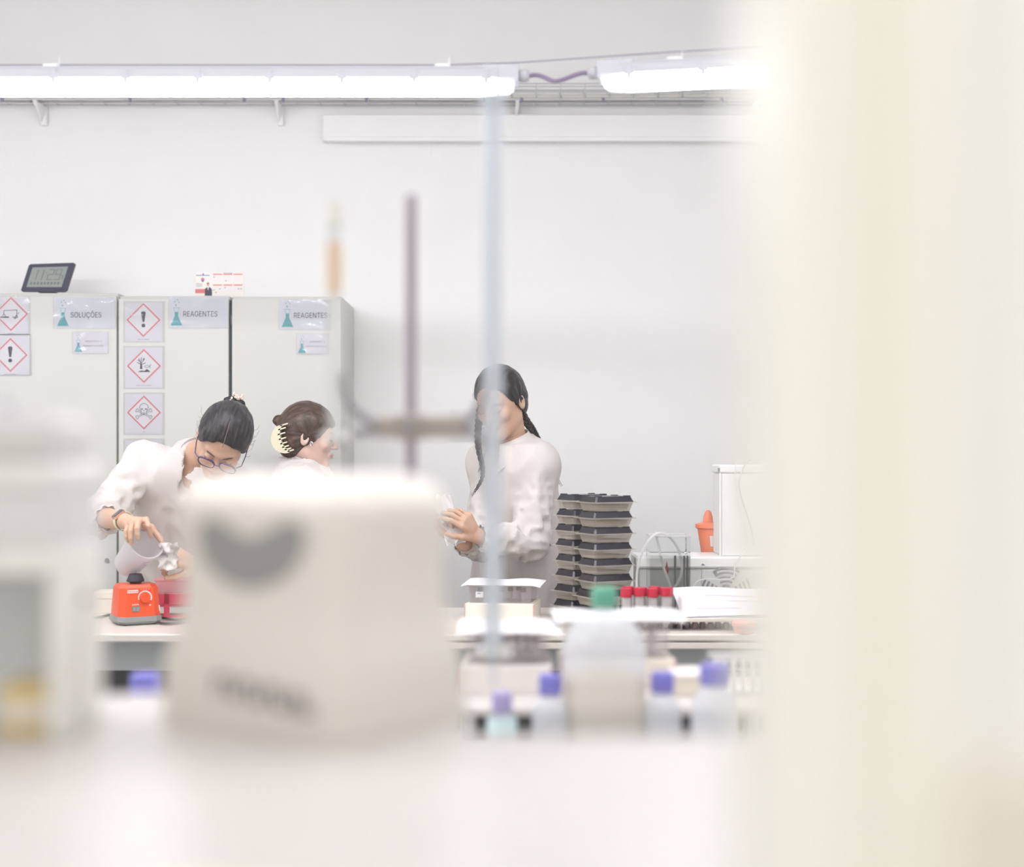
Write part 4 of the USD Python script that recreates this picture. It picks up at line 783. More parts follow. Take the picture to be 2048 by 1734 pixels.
# ------------------------------------------------------------------ left foreground: shelf unit and instrument on it
d = 1.36; db = 1.50; xr = X(206, db); xl = X(-430, d); x_in = xr - .014
t = Thing('desktop_shelf', 'cream desktop shelf unit with open bay at the left edge', 'shelf unit', ((xl + xr) / 2, d + .07, ZL))
zt0, zt1 = Z(1150, d), Z(1098, d)
t.add('top_board', cbox(xl, xr, d, db, zt0, zt1, .004), 'shelfbody'); t.add('side_panel', cbox(x_in, xr + .001, d + .002, db, ZL, zt0 - .0005, .003), 'shelfbody'); t.add('side_panel', cbox(xl, xl + .02, d + .002, db, ZL, zt0 - .0005, .003), 'shelfbody')
t.add('back_panel', cbox(xl + .02, x_in, db - .012, db - .003, ZL, zt0 - .0005, .001), 'shelfin')
kp = np.array([xr + .001, d + .07, Z(1197, d + .06)]); t.add('knob', cyl(kp, kp + [.006, 0, 0], .006, .005), 'knob')
yd = d + .03
t = Thing('yellow_carton', 'yellow carton inside the open bay of the left shelf unit', 'box', (X(40, yd), yd + .03, ZL))
t.add('body', cbox(X(-4, yd), X(98, yd), yd, yd + .06, ZL, Z(1374, yd), .002), 'yellow'); t.add('label_band', cbox(X(-4, yd) - .0003, X(98, yd) + .0003, yd - .0005, yd + .0005, ZL + .012, Z(1400, yd), .0002), 'cream')
t = Thing('grey_instrument', 'grey bench instrument with white band standing on the left shelf unit', 'instrument', ((xl + xr) / 2, d + .07, zt1))
t.add('lower_body', cbox(xl + .005, xr - .003, d + .006, db - .003, zt1, Z(977, d), .004), 'instr2'); t.add('white_band', cbox(xl + .002, xr, d, db, Z(977, d), Z(926, d), .005), 'band_white'); t.add('top_cover', cbox(xl + .01, xr - .008, d + .01, db - .006, Z(926, d), Z(832, d), .008), 'instr')
t = Thing('capped_vial', 'small lilac-capped vial on top of the grey instrument at the left edge', 'vial', (X(15, d + .05), d + .05, Z(832, d)))
t.add('vial_body', lathe([(0, 0), (.0045, 0), (.0045, .006), (0, .006)], 16), 'tube', 30, local=True); t.add('vial_cap', lathe([(0, .006), (.006, .006), (.006, .013), (0, .0135)], 16), 'lilac', 30, local=True)
t = Thing('yellow_sheet', 'pale yellow paper lying on the counter at the bottom of the picture', 'paper', (X(440, .9), .85, ZL))
t.add('sheet', sheet(lambda u, v: np.stack([(u - .5) * .11, (v - .5) * .11, .001 + .0015 * np.sin(u * 4) * v], -1), 10, 10, .0006), 'yellowpaper', True, local=True); t.add('fold_line', cbox(-.055, .055, -.001, .001, .0022, .0032, .0002), 'cream', False, local=True)

# ------------------------------------------------------------------ people: distance fields turned into one surface
def smin(a, b, k):
    h = np.clip(.5 + .5 * (b - a) / k, 0, 1); return b + (a - b) * h - k * h * (1 - h)
def cap(P, a, b, r0, r1=None):
    a, b = np.asarray(a, float), np.asarray(b, float); r1 = r0 if r1 is None else r1; ab = b - a
    t = np.clip(((P - a) @ ab) / (ab @ ab + 1e-12), 0, 1); return np.linalg.norm(P - a - t[:, None] * ab, axis=1) - (r0 + (r1 - r0) * t)
def ell(P, c, r):
    r = np.asarray(r, float); q = (P - c); k0 = np.linalg.norm(q / r, axis=1); k1 = np.linalg.norm(q / r ** 2, axis=1); return k0 * (k0 - 1) / (k1 + 1e-9)
def snet(f, lo, hi, h):
    lo, hi = np.asarray(lo, float), np.asarray(hi, float); B = 4
    nb = np.ceil((hi - lo) / (h * B)).astype(int) + 1
    ci = np.stack(np.meshgrid(*[np.arange(k) for k in nb], indexing='ij'), -1).reshape(-1, 3)
    vc = f(lo + (ci * B + 1.5) * h)
    V = np.repeat(np.repeat(np.repeat(vc.reshape(nb), B, 0), B, 1), B, 2).astype(np.float32)
    act = ci[np.abs(vc) < 6.5 * h]
    off = np.stack(np.meshgrid(*[np.arange(B)] * 3, indexing='ij'), -1).reshape(-1, 3)
    for s in range(0, len(act), 4000):
        idx = (act[s:s + 4000, None] * B + off).reshape(-1, 3); V[idx[:, 0], idx[:, 1], idx[:, 2]] = f(lo + idx * h)
    S = V < 0; S[0] = S[-1] = False; S[:, 0] = S[:, -1] = False; S[:, :, 0] = S[:, :, -1] = False
    V = np.where(S, np.minimum(V, -1e-6), np.maximum(V, 1e-6))
    c8 = [(i, j, k) for i in (0, 1) for j in (0, 1) for k in (0, 1)]; n = np.array(S.shape) - 1
    sub = lambda A, o: A[o[0]:o[0] + n[0], o[1]:o[1] + n[1], o[2]:o[2] + n[2]]
    cnt = sum(sub(S, o).astype(np.int8) for o in c8); mix = (cnt > 0) & (cnt < 8)
    cells = np.argwhere(mix); num = np.full(mix.shape, -1, np.int64); num[mix] = np.arange(len(cells))
    val = np.stack([V[cells[:, 0] + o[0], cells[:, 1] + o[1], cells[:, 2] + o[2]] for o in c8], 1)
    acc, w = np.zeros((len(cells), 3)), np.zeros(len(cells)); o8 = np.array(c8, float)
    for i in range(8):
        for j in range(i + 1, 8):
            if np.abs(o8[i] - o8[j]).sum() == 1:
                m = (val[:, i] < 0) != (val[:, j] < 0); t = val[m, i] / (val[m, i] - val[m, j]); acc[m] += o8[i] + t[:, None] * (o8[j] - o8[i]); w[m] += 1
    verts = lo + (cells + acc / w[:, None]) * h; F_ = []
    for axis in range(3):
        sl = [slice(None)] * 3; s0, s1 = list(sl), list(sl); s0[axis] = slice(0, -1); s1[axis] = slice(1, None)
        e = np.argwhere(S[tuple(s0)] != S[tuple(s1)]); a1, a2 = (axis + 1) % 3, (axis + 2) % 3
        q = []
        for d1, d2 in ((0, 0), (1, 0), (1, 1), (0, 1)):
            c = e.copy(); c[:, a1] -= d1; c[:, a2] -= d2; q.append(num[c[:, 0], c[:, 1], c[:, 2]])
        q = np.stack(q, 1); ins = S[e[:, 0], e[:, 1], e[:, 2]]
        q = np.where(ins[:, None], q[:, ::-1], q)[:, ::-1]
        F_ += [q[:, [0, 1, 2]], q[:, [0, 2, 3]]]
    m = trimesh.Trimesh(verts, np.vstack(F_), process=False)
    if m.volume < 0: m.invert()
    return m
def tau(m, n=4):
    from scipy.sparse import coo_matrix
    e = np.unique(np.sort(m.edges, axis=1), axis=0); k = len(m.vertices); i, j = np.r_[e[:, 0], e[:, 1]], np.r_[e[:, 1], e[:, 0]]
    A = coo_matrix((np.ones(len(i)), (i, j)), (k, k)).tocsr(); dg = np.maximum(np.asarray(A.sum(1)).ravel(), 1)[:, None]; v = np.array(m.vertices)
    for q in range(n):
        v = v + (.5, -.52)[q % 2] * (A @ v / dg - v)
    m.vertices = v; return m
def ridge(P, s, seed=0): return 1 - np.abs(2 * meshkit.noise(P * s, seed) - 1)

class Head:
    """local frame: x to the person's right, y forward, z up; origin between the ears"""
    def __init__(s, c, a, p, r, k=1.0):
        a, p, r = map(math.radians, (a, p, r)); f = np.array([math.sin(a) * math.cos(p), -math.cos(a) * math.cos(p), -math.sin(p)]); u = np.array([math.sin(a) * math.sin(p), -math.cos(a) * math.sin(p), math.cos(p)])
        x = np.cross(f, u); u = u * math.cos(r) - x * math.sin(r); x = np.cross(f, u); s.c = np.asarray(c, float); s.R = np.stack([x, f, u], 1) * k
    def w(s, p): return s.c + np.asarray(p, float) @ s.R.T
    def l(s, P): return (np.asarray(P, float) - s.c) @ np.linalg.inv(s.R).T
def face(P, neck):
    X_ = P.copy(); X_[:, 0] = np.abs(X_[:, 0])
    d = ell(P, (0, -.010, .030), (.073, .092, .086)); d = smin(d, ell(P, (0, .026, -.032), (.058, .060, .076)), .03)
    d = smin(d, cap(X_, (.044, .0, -.062), (.012, .064, -.098), .022, .019), .028); d = smin(d, ell(P, (0, .062, -.094), (.021, .020, .019)), .02)
    d = smin(d, cap(X_, (.006, .083, .020), (.040, .069, .021), .0085, .007), .014)
    d = smin(d, ell(X_, (.040, .062, -.026), (.020, .018, .018)), .018)
    d = np.maximum(d, -ell(X_, (.031, .101, .001), (.017, .017, .011)) - .001) if False else -smin(-d, ell(X_, (.031, .100, .002), (.016, .014, .009)), .012)
    d = smin(d, ell(X_, (.031, .076, .001), (.0145, .0135, .0115)), .004)
    d = smin(d, cap(P, (0, .083, .012), (0, .104, -.030), .0068, .0095), .010); d = smin(d, ell(X_, (.0105, .094, -.034), (.0075, .009, .0065)), .006)
    d = smin(d, cap(X_, (0, .0905, -.058), (.019, .083, -.061), .0062, .0035), .006); d = smin(d, cap(X_, (0, .0885, -.069), (.016, .0825, -.067), .0068, .004), .006)
    d = -smin(-d, cap(X_, (0, .098, -.0635), (.022, .088, -.0635), .0012), .004)
    e = ell(P[:, :] * [1, 1, 1] - np.stack([np.sign(P[:, 0]) * .0775, 0 * P[:, 0] - .012, 0 * P[:, 0] - .010], 1), (0, 0, 0), (.010, .017, .028))
    e = -smin(-e, ell(X_, (.085, -.008, -.006), (.007, .010, .018)), .004)
    d = smin(d, e, .006)
    return smin(d, cap(P, (0, -.022, -.045), neck, .054, .056), .025)

def frame(d, b):
    d = np.asarray(d, float) / np.linalg.norm(d); b = np.asarray(b, float); b = b - d * (b @ d); b /= np.linalg.norm(b); return d, b
def hand_chains(w, d, b, side, curl, thumb, s=1.0):
    """w wrist, d towards the knuckles, b out of the back of the hand, side +1 if the thumb lies along d x b"""
    d, b = frame(d, b); x = np.cross(d, b) * side; out = []
    for k, (kx, ky, ls) in enumerate(((.028, .088, (.042, .025, .021)), (.009, .092, (.046, .029, .022)), (-.011, .088, (.043, .027, .021)), (-.029, .080, (.034, .021, .019)))):
        p = w + s * (x * kx + d * ky - b * .002); ch = [p]; a = 0
        for q, l in enumerate(ls):
            a += math.radians(curl[k] * (1.0, 1.15, .7)[q]); dirn = d * math.cos(a) - b * math.sin(a) + x * .05 * (1.5 - k); p = p + s * l * dirn / np.linalg.norm(dirn); ch.append(p)
        out.append(ch)
    th = [w + s * (x * .020 + d * .020 - b * .010), w + s * (x * .042 + d * .052 - b * .018)]
    tdir = x * thumb[0] + d * thumb[1] - b * thumb[2]; tdir /= np.linalg.norm(tdir); t2 = tdir * .8 + d * .4 - b * .25; t2 /= np.linalg.norm(t2)
    th += [th[1] + s * .033 * tdir]; th += [th[2] + s * .026 * t2]; out.append(th); return out
def hand_mesh(w, fore, ch, s=1.0):
    w = np.asarray(w, float); ch = [[np.asarray(p, float) for p in c] for c in ch]
    def f(P):
        d = cap(P, w, fore, .0255 * s, .029 * s)
        palm = None
        for k in range(4):
            a = w + (ch[k][0] - w) * .10; c = cap(P, a, ch[k][0], .0145 * s, .0105 * s); palm = c if palm is None else smin(palm, c, .012 * s)
        mid = (ch[0][0] + ch[3][0] + w * 1.3) / 3.3; palm = smin(palm, cap(P, mid, (ch[1][0] + ch[2][0]) / 2, .016 * s, .011 * s), .012 * s)
        d = smin(d, palm, .016 * s)
        d = smin(d, cap(P, w * .75 + ch[4][1] * .25, ch[4][1], .016 * s, .013 * s), .014 * s)
        for k, c in enumerate(ch):
            r = np.array([(.0092, .0086, .0077, .0066), (.0094, .0088, .0079, .0067), (.0090, .0084, .0075, .0064), (.0080, .0074, .0066, .0058), (.0125, .0112, .0098, .0078)][k]) * s; g = None
            for q in range(3):
                e = cap(P, c[q], c[q + 1], r[q], r[q + 1]); g = e if g is None else smin(g, e, .003 * s)
            d = smin(d, g, .005 * s)
        return d
    A = np.vstack([w[None], np.asarray(fore)[None]] + [np.array(c) for c in ch]); return tau(snet(f, A.min(0) - .045, A.max(0) + .045, .0023), 3)
def nails(ch, b, s=1.0):
    out = []
    for k, c in enumerate(ch):
        d = c[3] - c[2]; d = d / np.linalg.norm(d); bb = b - d * (b @ d); bb /= np.linalg.norm(bb); r = (.0066, .0067, .0064, .0058, .0078)[k] * s
        m = ball((0, 0, 0), (r * .72, r * 1.05, r * .35), 2); T = np.eye(4); T[:3, :3] = np.stack([np.cross(d, bb), d, bb], 1); T[:3, 3] = c[3] - d * r * .1 + bb * r * .72; m.apply_transform(T); out.append(m)
    return cat_(out)

def join(ms):
    try:
        M_ = [manifold3d.Manifold(manifold3d.Mesh(np.asarray(m.vertices, np.float32), np.asarray(m.faces, np.uint32))) for m in ms]
        if all(m.status() == manifold3d.Error.NoError for m in M_):
            r = M_[0]
            for m in M_[1:]: r = r + m
            g = r.to_mesh(); return trimesh.Trimesh(g.vert_properties[:, :3], g.tri_verts, process=False)
    except Exception: pass
    return cat_(ms)

def person(label, H, J, hands, skin, hairfn, hairmat, coat_hem=.42, sleeve=(1.0, 1.0), open_v=True, seed=0, loc=None):
    """J: joints in metres. hands: {'L': chains, 'R': chains}"""
    J = {k: np.asarray(v, float) for k, v in J.items()}
    t = Thing('person', label, 'person', (J['pelvis'][0], J['pelvis'][1], 0))
    neck_l = H.l(J['neck'][None])[0]
    hd = H.R / np.linalg.norm(H.R[:, 0])
    sh = J['sL'] - J['sR']; sh /= np.linalg.norm(sh); up = J['neck'] - J['pelvis']; up /= np.linalg.norm(up); fwd = np.cross(sh, up) * -1; fwd = np.cross(up, sh); fwd /= np.linalg.norm(fwd)
    if fwd @ J['front'] < 0: fwd = -fwd
    hipv = sh * [1, 1, 0]; hipv = hipv / np.linalg.norm(hipv)
    J['hL'], J['hR'] = J['pelvis'] + hipv * .09, J['pelvis'] - hipv * .09
    for k, sg in (('L', 1), ('R', -1)):
        J['a' + k] = np.array([J['h' + k][0], J['h' + k][1], .075]) + hipv * sg * .03; J['k' + k] = (J['h' + k] + J['a' + k]) / 2 + J['front'] * .03; J['t' + k] = J['a' + k] + J['front'] * .15 - [0, 0, .04]
    def torso(P, g, k):
        d = None
        for s in ('L', 'R'):
            c = cap(P, J['s' + s] * .55 + J['chest'] * .45, J['h' + s] * .7 + J['pelvis'] * .3, .088 + g, .105 + g); d = c if d is None else smin(d, c, k)
        d = smin(d, cap(P, J['sL'], J['sR'], .052 + g), k); return smin(d, cap(P, J['neck'], J['chest'], .062 + g, .10 + g), .05)
    def body(P):
        d = smin(torso(P, -.004, .05), cap(P, J['neck'], H.w((0, -.022, -.045)), .056, .053), .035)
        for s in ('L', 'R'):
            d = smin(d, cap(P, J['s' + s], J['e' + s], .046, .037), .03); d = smin(d, cap(P, J['e' + s], J['w' + s], .037, .026), .012)
            d = smin(d, cap(P, J['h' + s], J['k' + s], .078, .052), .03); d = smin(d, cap(P, J['k' + s], J['a' + s], .052, .036), .02); d = smin(d, cap(P, J['a' + s], J['t' + s], .036, .028), .02)
        return d
    A = np.array([J[k] for k in J if k != 'front']); lo, hi = A.min(0) - .17, A.max(0) + .17; lo[2] = -.03
    parts = [tau(snet(body, lo, hi, .0085), 4)]
    def hf(P): return face(P, neck_l * .55 + np.array([0, -.022, -.045]) * .45)
    hm = tau(snet(hf, (-.10, -.13, -.20), (.10, .13, .13), .0032), 2); hm.vertices = H.w(hm.vertices); parts.append(hm)
    for s in ('L', 'R'):
        if s in hands: parts.append(hand_mesh(J['w' + s], J['w' + s] * .7 + J['e' + s] * .3, hands[s]))
    t.add('body', join(parts), skin, True)
    # hair
    hmesh, uv = hairfn(H); hp = t.add('hair', hmesh, hairmat, True, uv=uv)
    Lw = lambda pts, r, s=6: tube(H.w(np.array(pts, float)), r, s)
    for sg in (-1, 1):
        t.add('eyebrow', Lw([(sg * .014, .0905, .017), (sg * .026, .0875, .0215), (sg * .038, .080, .0215), (sg * .047, .071, .0165)], [.0014, .0023, .002, .0008]), 'brow', 60)
        t.add('eyelash', Lw([(sg * .0185, .0868, -.0055), (sg * .026, .0895, -.0085), (sg * .035, .0885, -.0085), (sg * .044, .080, -.0045)], .0012), 'brow', 60)
    t.add('lips', cat_([Lw([(-.020, .0845, -.0612), (-.008, .0935, -.0585), (0, .0945, -.0595), (.008, .0935, -.0585), (.020, .0845, -.0612)], [.0018, .0042, .0042, .0042, .0018]), Lw([(-.018, .0845, -.0655), (0, .0925, -.0690), (.018, .0845, -.0655)], [.0018, .0052, .0018])]), 'lip', 60)
    for s in ('L', 'R'):
        if s in hands: t.add('fingernails', nails(hands[s], J.get('back' + s, np.array([0, -1., .3]))), 'lip' if False else skin, True)
    # clothes
    sl = {}
    for s, q in zip(('L', 'R'), sleeve): sl[s] = J['e' + s] + (J['w' + s] - J['e' + s]) * q
    def coat(P):
        n1, n2 = ridge(P, 26, seed), ridge(P * [1, 1, .45], 17, seed + 3)
        d = torso(P, .024, .06)
        hem = J['pelvis'] * [1, 1, 0] + [0, 0, coat_hem]
        for sg in (1, -1): d = smin(d, cap(P, J['pelvis'] + hipv * sg * .055 + [0, 0, .1], hem + hipv * sg * .08, .120, .140), .05)
        vert = ridge(P * [1, 1, .12], 21, seed + 5)
        zt_ = np.clip((J['chest'][2] - P[:, 2]) / .35, 0, 1)
        d = d - .018 * (vert - .5) * (.30 + .70 * zt_) - .012 * (n2 - .5)
        d = np.maximum(d, coat_hem - P[:, 2])
        for s in ('L', 'R'):
            a, e, w = J['s' + s], J['e' + s], sl[s]
            g = smin(cap(P, a, e, .064, .056), cap(P, e, w, .056, .043), .025)
            el = np.exp(-(np.linalg.norm(P - e, axis=1) / .10) ** 2)
            g = g - (.013 + .030 * el) * (n1 - .5) - .013 * (n2 - .5)
            ax_ = (w - e) / np.linalg.norm(w - e); g = np.maximum(g, (P - w) @ ax_ - .002)
            d = smin(d, g, .018)
        nk = cap(P, J['neck'] + up * -.02, H.w((0, -.022, -.06)), .058, .062); d = np.maximum(d, -nk)
        d = np.maximum(d, -(cap(P, J['neck'] + up * .03 + fwd * .04, J['neck'] - up * .10 + fwd * .14, .045, .012))) if open_v else d
        up_lim = (P - (J['neck'] + up * .012)) @ up; d = np.maximum(d, up_lim - .02)
        return d
    A2 = np.array([J[k] for k in ('sL', 'sR', 'eL', 'eR', 'pelvis', 'chest')] + list(sl.values())); lo, hi = A2.min(0) - .24, A2.max(0) + .24; lo[2] = coat_hem - .05; hi[2] = max(A2.max(0)[2], J['neck'][2]) + .12
    ct = t.add('lab_coat', tau(snet(coat, lo, hi, .0075), 2), 'coat', True)
    # collar: a folded band around the neck
    nc = J['neck'] + up * .012
    def col(u, v):
        an = (u - .5) * 2 * PI * .86; front = np.abs(u - .5) * 2          # u = 0.5 is the nape
        dirn = -np.cos(an)[..., None] * fwd + np.sin(an)[..., None] * sh
        fold = v; r = .064 + .030 * np.clip((fold - .45) / .55, 0, 1) * (1 + .6 * front ** 3) + .004 * np.sin(PI * np.clip(fold / .45, 0, 1)); h = np.where(fold < .45, -.02 + fold / .45 * .058, .038 - (fold - .45) / .55 * (.052 + .045 * front ** 4))
        r = r + .012 * front ** 2
        return nc + dirn * r[..., None] + up * (h - .022 * front ** 2)[..., None] + fwd * (.012 * front ** 3)[..., None]
    t.add('collar', sheet(col, 48, 18, .0028), 'coat', True, parent=ct)
    for s in ('L', 'R'):
        ax_ = (sl[s] - J['e' + s]); ax_ /= np.linalg.norm(ax_); b1 = np.cross(ax_, [.2, .3, .9]); b1 /= np.linalg.norm(b1); b2 = np.cross(ax_, b1)
        def cuff(u, v, s=s):
            an = u * 2 * PI; r = .040 + .0035 * np.cos(an * 9 + v * 2) + .004 * np.sin(PI * v); return sl[s] + ax_ * (-.035 + .045 * v)[..., None] + r[..., None] * (np.cos(an)[..., None] * b1 + np.sin(an)[..., None] * b2)
        t.add('cuff', sheet(cuff, 60, 8, .003), 'coat', True, parent=ct)
    for k in range(4):
        p = J['neck'] + (J['pelvis'] - J['neck']) * (.30 + .2 * k); q = p + fwd * .3
        lo_, hi_ = 0.0, .3
        for _ in range(24):
            m_ = (lo_ + hi_) / 2
            if torso((p + fwd * m_)[None], .026, .06)[0] < 0: lo_ = m_
            else: hi_ = m_
        c = p + fwd * lo_; t.add('button', cyl(c - fwd * .001, c + fwd * .003, .008), 'paperw', 30, parent=ct)
    def trousers(P):
        d = None
        for s in ('L', 'R'):
            c = smin(cap(P, J['h' + s], J['k' + s], .092, .070), cap(P, J['k' + s], J['a' + s], .070, .060), .03); d = c if d is None else smin(d, c, .02)
        return np.maximum(d, .05 - P[:, 2])
    A3 = np.array([J[k] for k in ('hL', 'hR', 'aL', 'aR', 'kL', 'kR')]); t.add('trousers', tau(snet(trousers, A3.min(0) - .12, A3.max(0) + .1, .013), 3), 'trousers', True)
    for s in ('L', 'R'):
        t.add('shoe', snet(lambda P: np.maximum(smin(cap(P, J['a' + s] - [0, 0, .02], J['a' + s] - [0, 0, .035], .048, .046), cap(P, J['a' + s] - [0, 0, .035], J['t' + s], .046, .038), .02), .001 - P[:, 2]), np.minimum(J['a' + s], J['t' + s]) - .09, np.maximum(J['a' + s], J['t' + s]) + .09, .008), 'shoe', True)
    return t, J, hp, dict(up=up, fwd=fwd, sh=sh, coat=coat, ct=ct)

def hair_cap(n, off, thick, extra=None, part=0.0, lowside=0.0, seed=0, ear=None):
    """hair over the skull behind the plane n . (y, z) > off"""
    def fn(H):
        def f(P):
            v = math.radians(0); ang = np.arctan2(P[:, 2] - .0, P[:, 1])
            st = meshkit.noise(np.stack([P[:, 0] * 190, ang * 3 + 7, 0 * ang + seed], 1)) - .5; st2 = meshkit.noise(np.stack([P[:, 0] * 60, ang * 4, 0 * ang + 9 + seed], 1)) - .5
            d = ell(P, (0, -.012, .030), (.073 + thick, .092 + thick, .086 + thick)); d = smin(d, ell(P, (0, -.045, -.02), (.062 + thick, .058 + thick, .066 + thick)), .03)
            d = d - .0030 * st - .0042 * st2
            if part: d = d + part * np.exp(-(P[:, 0] / .0030) ** 2) * (P[:, 2] > .02)
            cutp = n[0] * P[:, 1] + n[1] * P[:, 2] - off - lowside * (np.abs(P[:, 0]) / .075) ** 1.6 + .010 * st2 + .006 * np.exp(-(P[:, 0] / .012) ** 2) * 0
            d = -smin(-d, cutp, .010)
            if ear: d = -smin(-d, ell(np.abs(P * [1, 0, 0]) + P * [0, 1, 1], (.088, -.014, ear), (.022, .023, .034)), .006)
            return d if extra is None else smin(d, extra(P), .012)
        m = tau(snet(f, (-.12, -.16, -.17), (.12, .13, .16), .0034), 1); L = np.array(m.vertices)
        uv = np.stack([L[:, 0], np.arctan2(L[:, 2], L[:, 1])], 1); m.vertices = H.w(L); return m, uv
    return fn

def mesh_curves(name, paths, r, mat, t, parent=None):
    t.add(name, cat_([tube(p, r, 5) for p in paths]), mat, 60, parent=parent)
def braid(path, r0, r1, turns, n=90):
    p = spline(path, n); tg = np.gradient(p, axis=0); tg /= np.linalg.norm(tg, axis=1, keepdims=True); a = np.cross(tg, [.1, -1, .05]); a /= np.linalg.norm(a, axis=1, keepdims=True); b = np.cross(tg, a); u = np.linspace(0, 1, n); r = r0 + (r1 - r0) * u; ms = []
    for k in range(3):
        ph = u * turns * 2 * PI + k * 2 * PI / 3; q = p + a * (r * np.sin(ph))[:, None] + b * (.45 * r * np.sin(2 * ph))[:, None]; ms.append(tube(q, r * .72 * np.clip((1 - u) * 8, .25, 1), 8))
    return cat_(ms)

# the bending woman
H1 = Head(at(447, 880, 4.70), -6, 49, 25, 1.03)
bun1 = at(469, 806, 4.80)
def bun_extra(H, c, r, seed=0):
    cl = H.l(np.asarray(c)[None])[0]
    def f(P):
        q = P - cl; n = meshkit.noise(np.stack([np.arctan2(q[:, 0], q[:, 2]) * 2.2, np.linalg.norm(q, axis=1) * 90, q[:, 1] * 40], 1) + seed) - .5
        return ell(P, cl, r) - .006 * n
    return f
h1 = hair_cap((-.761, .649), -.010, .013, bun_extra(H1, bun1, (.037, .030, .030)), part=.0032, lowside=-.016, ear=-.012)
ch1 = [[at(292, 1040, 4.475), at(297, 1052, 4.455), at(300, 1063, 4.465), at(302, 1072, 4.475)], [at(277, 1043, 4.46), at(274, 1057, 4.432), at(275, 1069, 4.432), at(276.5, 1077, 4.436)], [at(265, 1047, 4.465), at(261, 1062, 4.436), at(261.5, 1076, 4.434), at(263, 1086, 4.44)], [at(256, 1051, 4.475), at(252, 1063, 4.45), at(253, 1074, 4.447), at(256, 1082, 4.452)], [at(284, 1048, 4.52), at(302, 1056, 4.53), at(315, 1071, 4.53), at(323, 1084, 4.525)]]
J1 = dict(neck=at(404, 915, 4.89), sR=at(287, 928, 4.92), sL=at(492, 990, 4.86), chest=at(392, 1010, 4.99), pelvis=at(372, 1195, 5.19), eR=at(204, 1034, 4.76), wR=at(250, 1043, 4.545), eL=at(470, 1140, 4.78), wL=at(398, 1130, 4.62), front=np.array([0, -1.0, 0]), backR=np.array([-.1, -.9, .4]))
dl = at(360, 1116, 4.56) - J1['wL']
ch1l = hand_chains(J1['wL'], dl, (.1, -.8, .55), -1, (55, 58, 60, 62), (.3, .8, .5))
t1, J1, hp1, c1 = person('woman with dark hair and glasses bending over the orange mixer', H1, J1, {'R': ch1, 'L': ch1l}, 'skin', h1, 'black_hair', sleeve=(.9, .22), seed=1)
t1.add('parting', tube(H1.w(np.array([(0, -.012 + .1065 * math.cos(a), .030 + .1000 * math.sin(a)) for a in np.linspace(.40, 1.25, 16)])), .0010, 6), 'scalp', 60, parent=hp1)
fly = []
for k in range(16):
    s = -1 if k % 2 else 1; y = rng.uniform(-.03, .05); p0 = np.array([-s * .078, y, rng.uniform(-.01, .06)]); p1 = p0 + [-s * rng.uniform(.006, .02), rng.uniform(-.03, .02), rng.uniform(.01, .04)]; fly.append(H1.w(np.array([p0, (p0 + p1) / 2 + [-s * .006, 0, 0], p1])))
for k in range(10): p0 = bun1 + rng.normal(0, .016, 3); fly.append(np.array([p0, p0 + rng.normal(0, .016, 3) + [0, 0, .014]]))
mesh_curves('loose_strand', fly, .0004, 'hairdark', t1, hp1)
# hair clip with pearls on the bun
pe = []
for path in ([(455, 806), (462, 799), (467, 792), (470, 786)], [(456, 806), (464, 808), (471, 810)], [(468, 789), (474, 791), (481, 795), (486, 797)], [(470, 795), (478, 797), (486, 790)], [(484, 812), (487, 814)]):
    for q in spline([at(a, b, 4.765) for a, b in path], 8): pe.append(ball(q + rng.normal(0, .0015, 3), .0036, 1))
t1.add('hair_clip', cat_(pe), 'pearl', 40, label='pearly rose hair clip')
# glasses
def lens_rim(sg, s=1.0):
    a = np.linspace(0, 2 * PI, 33)[:-1]; return np.array([(sg * .034 + .0265 * s * np.sign(math.cos(q)) * abs(math.cos(q)) ** .75, .110 - .010 * ((.034 + sg * .0265 * math.cos(q) * sg) / .06) ** 2, -.001 + .0185 * s * np.sign(math.sin(q)) * abs(math.sin(q)) ** .8) for q in a])
gl = []
for sg in (-1, 1):
    r = H1.w(lens_rim(sg)); gl.append(tube(np.vstack([r, r[:2]]), .0017, 8))
    up_ = r[[i for i in range(len(r)) if 1 <= i <= 15]]; gl.append(tube(up_, .0030, 8))
    gl.append(tube(H1.w(np.array([(sg * .060, .101, .006), (sg * .0745, .088, .007), (sg * .080, .04, .002), (sg * .080, -.01, .002), (sg * .078, -.03, -.012)])), .0017, 8))
    gl.append(tube(H1.w(np.array([(sg * .009, .106, -.004), (sg * .0105, .097, -.010)])), .0012, 6))
gl.append(tube(H1.w(np.array([(-.009, .1105, .003), (0, .1125, .006), (.009, .1105, .003)])), .0018, 8))
g = t1.add('glasses', cat_(gl), 'spec', 60, label='dark purple framed glasses')
for sg in (-1, 1):
    r = H1.w(lens_rim(sg, .97)); m = r.mean(0); n = len(r); f_ = [[i, (i + 1) % n, n] for i in range(n)]; t1.add('lens', trimesh.Trimesh(np.vstack([r, m[None]]), f_, process=False), 'lens', True, parent=g)
